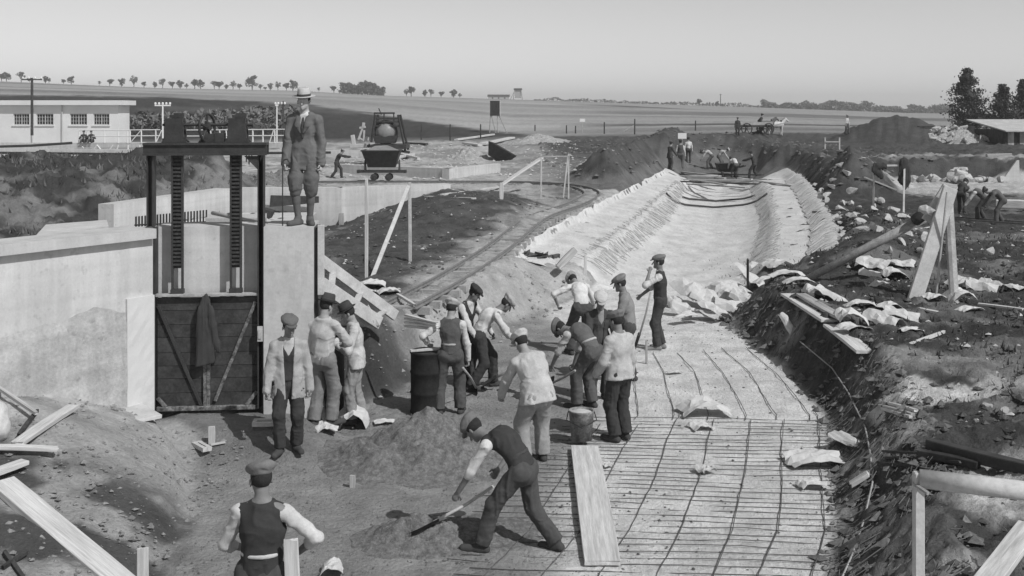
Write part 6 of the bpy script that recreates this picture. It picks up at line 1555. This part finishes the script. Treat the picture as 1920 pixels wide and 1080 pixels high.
# ---- timber ------------------------------------------------------------------
gb("plank", "long pale plank crossing the bar mat from the bucket to the viewer", "plank", (1096, 838), (1130, 1056), .36, .05, M_WOODL, .05)
bk = empty("bucket", G(1090, 832)); tag(bk, "dented pale-rimmed bucket standing at the end of the long plank", "bucket"); MB().lathe([(.135, .06), (.165, .42), (.172, .43), (.172, .45), (.158, .45), (.150, .40), (.12, .10)], 20).build("shell", mat("bucket_steel", .20, var=.6, scale=10, bump=.2), bk, True)
MB().lathe([(.002, .405), (.15, .405), (.15, .42), (.06, .45), (.002, .455)], 16).build("mortar_fill", M_CONC, bk); MB().tube([(-.172, 0, .43), (-.20, -.05, .33), (0, -.19, .26), (.20, -.05, .33), (.172, 0, .43)], .008, 5).build("bail", M_IRON, bk)
bk.scale = (1.0, 1.0, 1.0)
a = G(1518, 568); gb("plank", "upper of two wide pale planks on the crest of the right bank", "plank", (1478, 552), (1556, 602), .30, .05, M_WOODL, .06); gb("plank", "narrow plank beside the upper wide plank on the right bank", "plank", (1502, 552), (1582, 598), .20, .05, M_WOODM, .07); gb("plank", "lower pale plank on the crest of the right bank", "plank", (1558, 610), (1622, 660), .27, .05, M_WOODL, .06)
gb("stick", "thin pale pole lying right of the crumpled bags", "stick", (1695, 650), (1770, 622), .05, .05, M_WOODL, .04); gb("lath", "pale lath beside the tripod foot", "lath", (1722, 578), (1785, 590), .09, .03, M_WOODL, .04); gb("lath", "pale lath running to the right edge by the tripod", "lath", (1835, 570), (1918, 580), .09, .04, M_WOODL, .05); gb("lath", "thin pale lath among stones left of the tripod", "lath", (1700, 430), (1748, 425), .06, .03, M_WOODL, .05)
for i, (a, b) in enumerate([((1652, 752), (1718, 770)), ((1650, 760), (1712, 778)), ((1656, 766), (1708, 782))]): gb("lath", ["uppermost", "middle", "lowest"][i] + " of three laths bundled on the right bank", "lath", a, b, .06, .04, M_WOODL if i != 1 else M_WOODM, .06)
gb("offcut", "short pale offcut on the bars of the right bank", "offcut", (1596, 908), (1628, 888), .12, .05, M_WOODL, .12)
# tripod and leaning log
tp = empty("timber_tripod", P(1745, 565, .9)); tag(tp, "pale timber tripod standing among the bags on the right", "tripod"); T0 = tp.location; top = PY(1782, 352, 21.2)
MB().beam(P(1714, 566, .85) - T0, top - T0, .27, .08, (0, 1, 0)).build("leg", M_WOODL, tp); MB().tube([P(1790, 575, .85) - T0, PY(1778, 372, 21.6) - T0], .085, 8).build("leg", M_WOODM, tp)
MB().tube([P(1754, 562, .85) - T0, PY(1776, 360, 20.9) - T0], .022, 6).build("leg", M_WOODL, tp); MB().beam(PY(1738, 415, 21.4) - T0, PY(1778, 350, 21.4) - T0, .22, .07, (0, 1, 0)).build("brace", M_WOODL, tp)
paper("pale empty sack flung over the head of the leaning log", PY(1742, 402, 21.3), .40, .34, .5, 3.2, 411, (.2, .1), .0, None, cloth(.5), "sack")
lg = MB(); a, b = P(1508, 526, .95), PY(1765, 392, 22.4); lg.tube([(a - a), (b - a)], [.075, .10], 10); o = lg.build("leaning_log", mat("log_bark", .30, var=.35, scale=9), None, True); o.location = a; tag(o, "round log leaning from the bags up to the tripod", "log")
lg = MB(); a2 = PY(1716, 414, 22.3); b2 = PY(1752, 384, 22.5); lg.tube([Vector((0, 0, 0)), b2 - a2], [.115, .12], 10); o = lg.build("tar_sleeve", M_WOODD, None, True); o.location = a2; tag(o, "dark tarred sleeve round the upper end of the leaning log", "sleeve")
# drying frame
df = empty("drying_frame", P(1666, 402, .9)); tag(df, "thin pale stake frame with clothes hung on it", "frame"); D0 = df.location; 
for px, yt, yb in ((1637, 318, 402), (1694, 308, 412)): MB().beam(P(px, yb, .85) - D0, PY(px + 2, yt, D0.y) - D0, .06, .06).build("stake", M_WOODL, df)
MB().beam(PY(1636, 311, D0.y) - D0, PY(1697, 310, D0.y) - D0, .05, .06).build("crossbar", M_WOODL, df)
for nm, lab, pts in (("coat", "dark coat drooping from the right stake of the drying frame", [((1694, 306), (1696, 335), .16, .2), ((1696, 335), (1697, 352), .17, .07)]), ("bundle", "dark bundle of clothes on the left stake of the drying frame", [((1641, 311), (1656, 312), .10, .10), ((1640, 318), (1653, 330), .11, .08)])):
    s = Sdf()
    for a, b, ra, rb_ in pts: s.cone(PY(*a, D0.y - .05) - D0, PY(*b, D0.y - .05) - D0, ra, rb_, .06, (0, 1, 0), .5)
    s.mods.append(wrinkle(.05, 9, 9, (1.5, 1, .3))); V, f = s.mesh(.03); o = np_obj(nm, V, f, cloth(.03)); o.location = D0; tag(o, lab, nm)
# stakes and trestle by the basin
board("stake", "tall pale stake standing left of the trestle posts", "stake", G(687, 522), PY(687, 336, G(687, 522).y), .07, .07, M_WOODL, (0, 1, 0))
tr_ = empty("trestle", G(769, 488)); tag(tr_, "pale post with slanting strut above the near end of the track", "trestle"); Y1 = tr_.location.y
MB().beam(Vector((0, 0, -.1)), PY(768, 342, Y1) - tr_.location, .075, .075, (0, 1, 0)).build("post", M_WOODL, tr_); MB().beam(G(698, 520) - tr_.location, PY(766, 348, Y1) - tr_.location, .09, .06, (0, 1, 0)).build("strut", M_WOODL, tr_)
gb("stake", "short dark post at the foot of the basin wall", "stake", (640, 420), (640, 403), .15, .15, M_WOODD); board("stake", "short thick post stub left of the tall stake", "stake", G(640, 424), G(640, 424) + Vector((0, 0, .42)), .16, .14, M_WOODM, (0, 1, 0))
fr2 = empty("pole_frame", G(1064, 371)); tag(fr2, "light frame of thin poles beside the bend of the track", "frame"); Y2 = fr2.location.y
for p0, p1 in (((1066, 374), (1066, 291)), ((1056, 371), (1065, 292)), ((1014, 378), (1015, 294))): MB().beam(PY(*p0, Y2) - fr2.location, PY(*p1, Y2) - fr2.location, .06, .06, (0, 1, 0)).build("pole", M_WOODL, fr2)
MB().beam(PY(1012, 294, Y2) - fr2.location, PY(1068, 293, Y2) - fr2.location, .05, .05).build("crossbar", M_WOODM, fr2)
board("plank", "long plank slanting up to the pole frame at the bend", "plank", PY(938, 348, 44.5), PY(1016, 296, 46), .22, .06, M_WOODL); board("stake", "square pale post under the low end of the slanting plank", "stake", G(940, 374), PY(940, 343, G(940, 374).y), .14, .14, M_WOODL, (0, 1, 0))
ld = gb("ladder_board", "weathered board lying by the track below the basin wall", "board", (800, 369), (888, 372), .25, .06, M_WOODM, .05); gb("plank", "long pale plank lying towards the bend of the track", "plank", (830, 365), (940, 350), .2, .06, M_WOODL, .05)
for i, (x0, y0, x1, y1, w) in enumerate([(855, 262, 925, 252, .35), (905, 270, 960, 258, .6), (870, 268, 900, 272, .4), (760, 268, 800, 270, .3), (745, 288, 785, 297, .2), (740, 296, 775, 290, .25)]): gb("yard_board", ["pale board lying left of the water tank legs", "wide pale platform board right of the gravel heap", "small board on the gravel before the tank", "dark board lying right of the mixer", "slanting prop board right of the tip wagon", "board prop under the mixer chute"][i], "board", (x0, y0), (x1, y1), w, .15, M_WOODL if i not in (3,) else M_WOODD, .15)
# wooden steps at the pier
stp = empty("wooden_steps", G(690, 590)); tag(stp, "pale wooden steps with two stringers right of the pier", "steps"); S0 = stp.location
A1, B1 = PY(600, 486, 16.9), PY(742, 592, 18.0); A2, B2 = PY(602, 532, 16.3), PY(712, 606, 17.2)
MB().beam(A1 - S0, B1 - S0, .06, .17, (0, 0, 1)).build("stringer", M_WOODL, stp); MB().beam(A2 - S0, B2 - S0, .06, .20, (0, 0, 1)).build("stringer", M_WOODL, stp)
for t in (.16, .52, .84): MB().beam(A1.lerp(B1, t) - S0 - Vector((0, 0, .06)), A2.lerp(B2, t) - S0 - Vector((0, 0, .06)), .10, .035).build("tread", M_WOODL, stp)
MB().prism([PY(690, 572, 17.1) - S0, PY(712, 610, 17.1) - S0, PY(690, 612, 17.1) - S0, PY(668, 600, 17.1) - S0], (0, .05, 0)).build("side_board", M_WOODL, stp)
gb("plank", "thin stick lying across the near rail end", "stick", (745, 552), (778, 572), .06, .05, M_WOODL, .12)
for i in range(4): board("lath", ["top", "second", "third", "lowest"][i] + " of four pale laths lying fanned behind the drum", "lath", PY(760, 590 + 7 * i, 16.75), PY(820, 606 + 4 * i, 16.3), .055, .03, M_WOODL)
# drum, standing pipe
dg = G(802, 772); dr_ = empty("oil_drum", dg); tag(dr_, "black tar drum standing beside the waistcoated man", "drum")
prof = [(r_ * .88, z_) for r_, z_ in [(.29, 0), (.30, .02), (.285, .04), (.285, .28), (.30, .30), (.285, .32), (.285, .58), (.30, .60), (.285, .62), (.285, .86), (.30, .88), (.30, .90), (.275, .90), (.275, .84)]]
MB().lathe(prof, 24).build("shell", mat('tar_black', .02, var=.4, rough=.8), dr_, True); MB().lathe([(.002, .86), (.24, .86), (.24, .875), (.002, .88)], 20).build("lid", M_RUST, dr_); MB().beam((-.25, -.1, .92), (.28, .08, .92), .08, .03).build("stirring_lath", M_WOODL, dr_)
pg = G(636, 778); m = MB(); m.tube([(0, 0, 0), (.0, .02, 1.05)], .075, 12); o = m.build("upright_pipe", M_IRON, None, True); o.location = pg; tag(o, "dark upright pipe between the two men with hats", "pipe")
# pegs, stakes, frames on the pit floor
def wframe(label, x, y, w, l, rz):
    e = empty("wooden_float", G(x, y), rz); tag(e, label, "float"); 
    for n_, b in (("side", (-w/2, -w/2 + .05, -l/2, l/2)), ("side", (w/2 - .05, w/2, -l/2, l/2)), ("end", (-w/2 + .051, w/2 - .051, -l/2, -l/2 + .05)), ("end", (-w/2 + .051, w/2 - .051, l/2 - .05, l/2))): MB().box(b[0], b[1], b[2], b[3], .01, .06).build(n_, M_WOODL, e)
wframe("small white wooden frame on the sand left of the jacketed man", 496, 797, .30, .22, .1); wframe("small white wooden frame lying on the crest of the sand bank", 378, 842, .12, .34, .7)
board("stake", "short pale stake beside the small frame on the sand bank", "stake", G(397, 834), PY(397, 800, G(397, 834).y), .085, .03, M_WOODL, (0, 1, 0)); gb("lath", "thin lath on the sand at the stake's foot", "lath", (395, 834), (422, 829), .04, .02, M_WOODL, .03)
board("stake", "flat pale stake standing at the bottom edge left of the back-turned man", "stake", PY(268, 1130, 9.6), PY(268, 1028, 9.6), .095, .03, M_WOODL, (0, 1, 0)); board("board", "upright pale board held by the back-turned man at the bottom", "board", PY(553, 1180, 8.45), PY(545, 1012, 8.45), .11, .03, M_WOODL, (0, 1, 0))
board("peg", "small square peg driven into the sand near the gravel heap", "peg", G(661, 914), G(661, 914) + Vector((0, 0, .14)), .07, .05, M_WOODM, (0, 1, 0)); board("peg", "thin upright peg left of the smoker's boots", "peg", G(1212, 682), G(1212, 682) + Vector((0, 0, .40)), .04, .03, M_WOODM, (0, 1, 0))
board("stake", "pale stake at the broken slab edge behind the group", "stake", PY(1097, 516, 27.0), PY(1098, 478, 27.0), .07, .05, M_WOODL, (0, 1, 0)); board("post_stub", "dark slanting post stub at the broken slab edge", "post", PY(1046, 502, 27.0), PY(1078, 468, 27.2), .17, .15, M_WOODM, (0, 1, 0)); board("stake", "dark iron stake among the bent sheets at the lining", "stake", P(1402, 545, .2), PY(1402, 486, 25.5), .05, .05, M_IRON, (0, 1, 0))
# left foreground timber
board("plank", "heavy pale plank running down to the bottom edge at the left", "plank", G(5, 905, .05), G(232, 1095, .05), .27, .07, M_WOODL)
gb("plank", "flat pale plank propped on the bank below the wing wall", "plank", (32, 832), (138, 762), .15, .05, M_WOODL, .08); gb("plank", "thin pale plank lying level at the left edge", "plank", (-20, 838), (108, 842), .09, .05, M_WOODL, .08); gb("plank", "short plank end poking in at the left edge above the heavy plank", "plank", (-25, 892), (46, 866), .14, .05, M_WOODL, .08); gb("board", "wide pale board leaning down to the corner pilaster of the wing wall", "board", (205, 745), (280, 785), .34, .05, M_CONC, .06)
gb("stick", "pole along the foot of the wing wall, coloured dark as its shadow line", "stick", (45, 712), (196, 738), .05, .05, M_WOODD, .02); gb("stick", "thin pale stick slanting at the left edge below the wing wall", "stick", (-10, 722), (68, 775), .05, .04, M_WOODM, .12); gb("stick", "dark stick crossing behind the flat plank", "stick", (35, 815), (70, 770), .04, .04, M_WOODD, .06)  # first pole: its dark colour carries the shadow line at the wall foot
for i, (a, b) in enumerate([((5, 1065), (50, 1035)), ((8, 1035), (45, 1085))]): gb("stick", ["dark stick lying at the bottom left corner", "dark crossed stick at the bottom left corner"][i], "stick", a, b, .04, .04, M_WOODD, .03)
s = Sdf(); s.cone((0, 0, .2), (0, .1, .38), .26, .20, .1); s.cone((-.2, 0, .15), (.05, 0, .1), .24, .22, .1); s.mods.append(wrinkle(.02, 6, 8)); V, f = s.mesh(.025); o = np_obj("cement_sack", V, f, cloth(.62)); o.location = G(-14, 818); o.scale = (.62, .62, .62); tag(o, "pale cement sack cut by the left edge below the wing wall", "sack")
# right foreground frame close to the camera
ff = empty("railing_frame", Vector((PY(1723, 900, 6.2).x, 6.2, GZ(2.25, 6.2)))); tag(ff, "pale timber rail and post close to the camera at the lower right", "railing"); F0 = ff.location
MB().tube([PY(1724, 897, 6.2) - F0, PY(1960, 925, 6.0) - F0], .052, 12).build("top_rail", M_WOODL, ff, True); MB().beam(Vector((0, 0, -.1)), PY(1722, 885, 6.2) - F0, .055, .05, (0, 1, 0)).build("post", M_WOODL, ff); MB().tube([PY(1712, 906, 6.2) - F0, PY(1740, 925, 6.1) - F0], .012, 6).build("lashing", M_WOODM, ff)
board("plank", "pale plank rising at the bottom right corner", "plank", PY(1835, 1110, 7.4), PY(1930, 985, 8.6), .17, .05, M_WOODL)
gb("steel_beam", "long dark steel beam lying on the earth at the right edge", "beam", (1742, 832), (1935, 880), .14, .12, M_IRON, .08); gb("steel_beam", "shorter dark steel beam below the long one at the right", "beam", (1725, 850), (1835, 872), .10, .08, M_IRON, .06)
for i, (a, b) in enumerate([((1660, 858), (1800, 866)), ((1650, 868), (1790, 876)), ((1655, 846), (1740, 850))]): gb("steel_rod", ["upper", "lower", "shortest"][i] + " of three dark rods beside the steel beams", "rod", a, b, .03, .03, M_IRON, .07)
# far canal: planks, barrow
for i, (x0, y0, x1, y1) in enumerate([(1240, 318, 1350, 330), (1255, 324, 1345, 334), (1238, 328, 1360, 334), (1290, 330, 1345, 329), (1250, 336, 1425, 338), (1270, 340, 1420, 345), (1290, 345, 1400, 352), (1385, 334, 1490, 348), (1390, 338, 1440, 336), (1350, 326, 1430, 328), (1300, 338, 1360, 346), (1372, 342, 1410, 336)]):
    board("plank", "%s board from the back in the litter across the far canal" % ORD[i], "plank", P(x0, y0, .55), P(x1, y1, .55 + .02 * i), .22, .07, [M_WOODM, M_WOODD, M_WOODM, M_WOODL][i % 4], (0, 0, 1), "boards laid across the far canal")
bw_ = empty("tip_barrow", P(1364, 334, .1)); tag(bw_, "dark tip barrow surrounded by men at the far canal end", "barrow")
m = MB(); m.prism([(-.75, -.6, .95), (.75, -.6, .95), (.5, -.3, .4), (-.5, -.3, .4)], (0, 1.0, 0)); m.build("tub", M_IRON, bw_)
for x in (-.4, .4): MB().tube([(x - .05, -.45, .22), (x + .05, -.45, .22)], .24, 14).build("wheel", M_RUST, bw_)
MB().tube([(.4, -.3, .6), (1.1, -.35, .8)], .03, 6).build("handle", M_IRON, bw_); MB().tube([(.4, .3, .6), (1.1, .25, .8)], .03, 6).build("handle", M_IRON, bw_)
# pale pointed marker and goal frame at right
m = MB(); b0 = on(PY(1896, 343, 55).x, 55); k = 55 / F; m.prism([(-18 * k, 0, 0), (16 * k, 0, 0), (15 * k, 0, 40 * k), (11 * k, 0, 40 * k)], (0, .12, 0)); o = m.build("pointed_slab", M_CONC); o.location = b0; tag(o, "tall pale pointed slab standing at the right edge", "slab")
gf = empty("profile_frame", G(1561, 282)); tag(gf, "small pale profile frame on top of the dark spoil mound", "frame")
kk = gf.location.y / F
for x in (-14, 13): MB().beam((x * kk, 0, -.4), (x * kk, 0, 24 * kk), .08, .06, (0, 1, 0)).build("stake", M_WOODL, gf)
MB().beam((-14 * kk, -.06, 16 * kk), (13 * kk, -.06, 16 * kk), .08, .05).build("crossbar", M_WOODL, gf)
gb("plank", "thin plank leaning on the slope of the right spoil mound", "plank", (1620, 332), (1680, 356), .12, .06, M_WOODM, .1); gb("log", "pale squared log lying on the sandy yard at the right edge", "log", (1868, 382), (1935, 384), .3, .3, M_WOODL, .25); gb("plank", "low plank along the edge of the terrace at right", "plank", (1850, 292), (1896, 291), .3, .2, M_WOODM, .1)
# ---- hand tools --------------------------------------------------------------
def shovel(label, grip, tip, lat=(1, 0, 0), bl=.32, mt=M_WOODM):
    grip, tip = Vector(grip), Vector(tip); d = (tip - grip).normalized(); L_ = (tip - grip).length; e = empty("shovel", grip); tag(e, label, "shovel"); n = d.cross(Vector(lat)).normalized(); lt = n.cross(d)
    MB().tube([Vector((0, 0, 0)), d * (L_ - bl) * .5 + n * .015, d * (L_ - bl * .85)], .018, 8).build("handle", mt, e, True)
    m = MB(); V = []; 
    for i in range(6):
        t = i / 5; w = .115 * (1 if t < .6 else math.sqrt(max(1 - ((t - .6) / .42) ** 2, .02)))
        for j in range(5): s_ = (j - 2) / 2; V.append(d * (L_ - bl + bl * t) + lt * w * s_ + n * (-.03 * s_ * s_ - .02 * t + .02))
    f = [(i*5+j, i*5+j+1, (i+1)*5+j+1, (i+1)*5+j) for i in range(5) for j in range(4)]; k = len(V); f += [tuple(q + k for q in r_[::-1]) for r_ in f]
    mesh_obj("blade", V + [v - n * .006 for v in V], f, M_RUST, e, True); return e
shovel("shovel thrust into the small gravel heap by the stooping man", PY(925, 912, 11.75), P(772, 1004, .12), (.4, 1, 0), .30, M_WOODL)
shovel("shovel held low at the right side of the grey-waistcoated man", PY(868, 690, 16.2), P(896, 732, .02), (0, 1, 0), .22)
shovel("shovel on which the smoking man leans", PY(1220, 548, 20.7), P(1192, 655, .0), (0, 1, 0), .30)
shovel("shovel of the man bent double beside the bucket", PY(1078, 695, 15.9), P(1028, 722, .1), (0, 1, 0), .3)
shovel("dark shovel lying between the broad man and the drum", PY(955, 690, 17.6), P(905, 726, .05), (0, 1, 0), .26)
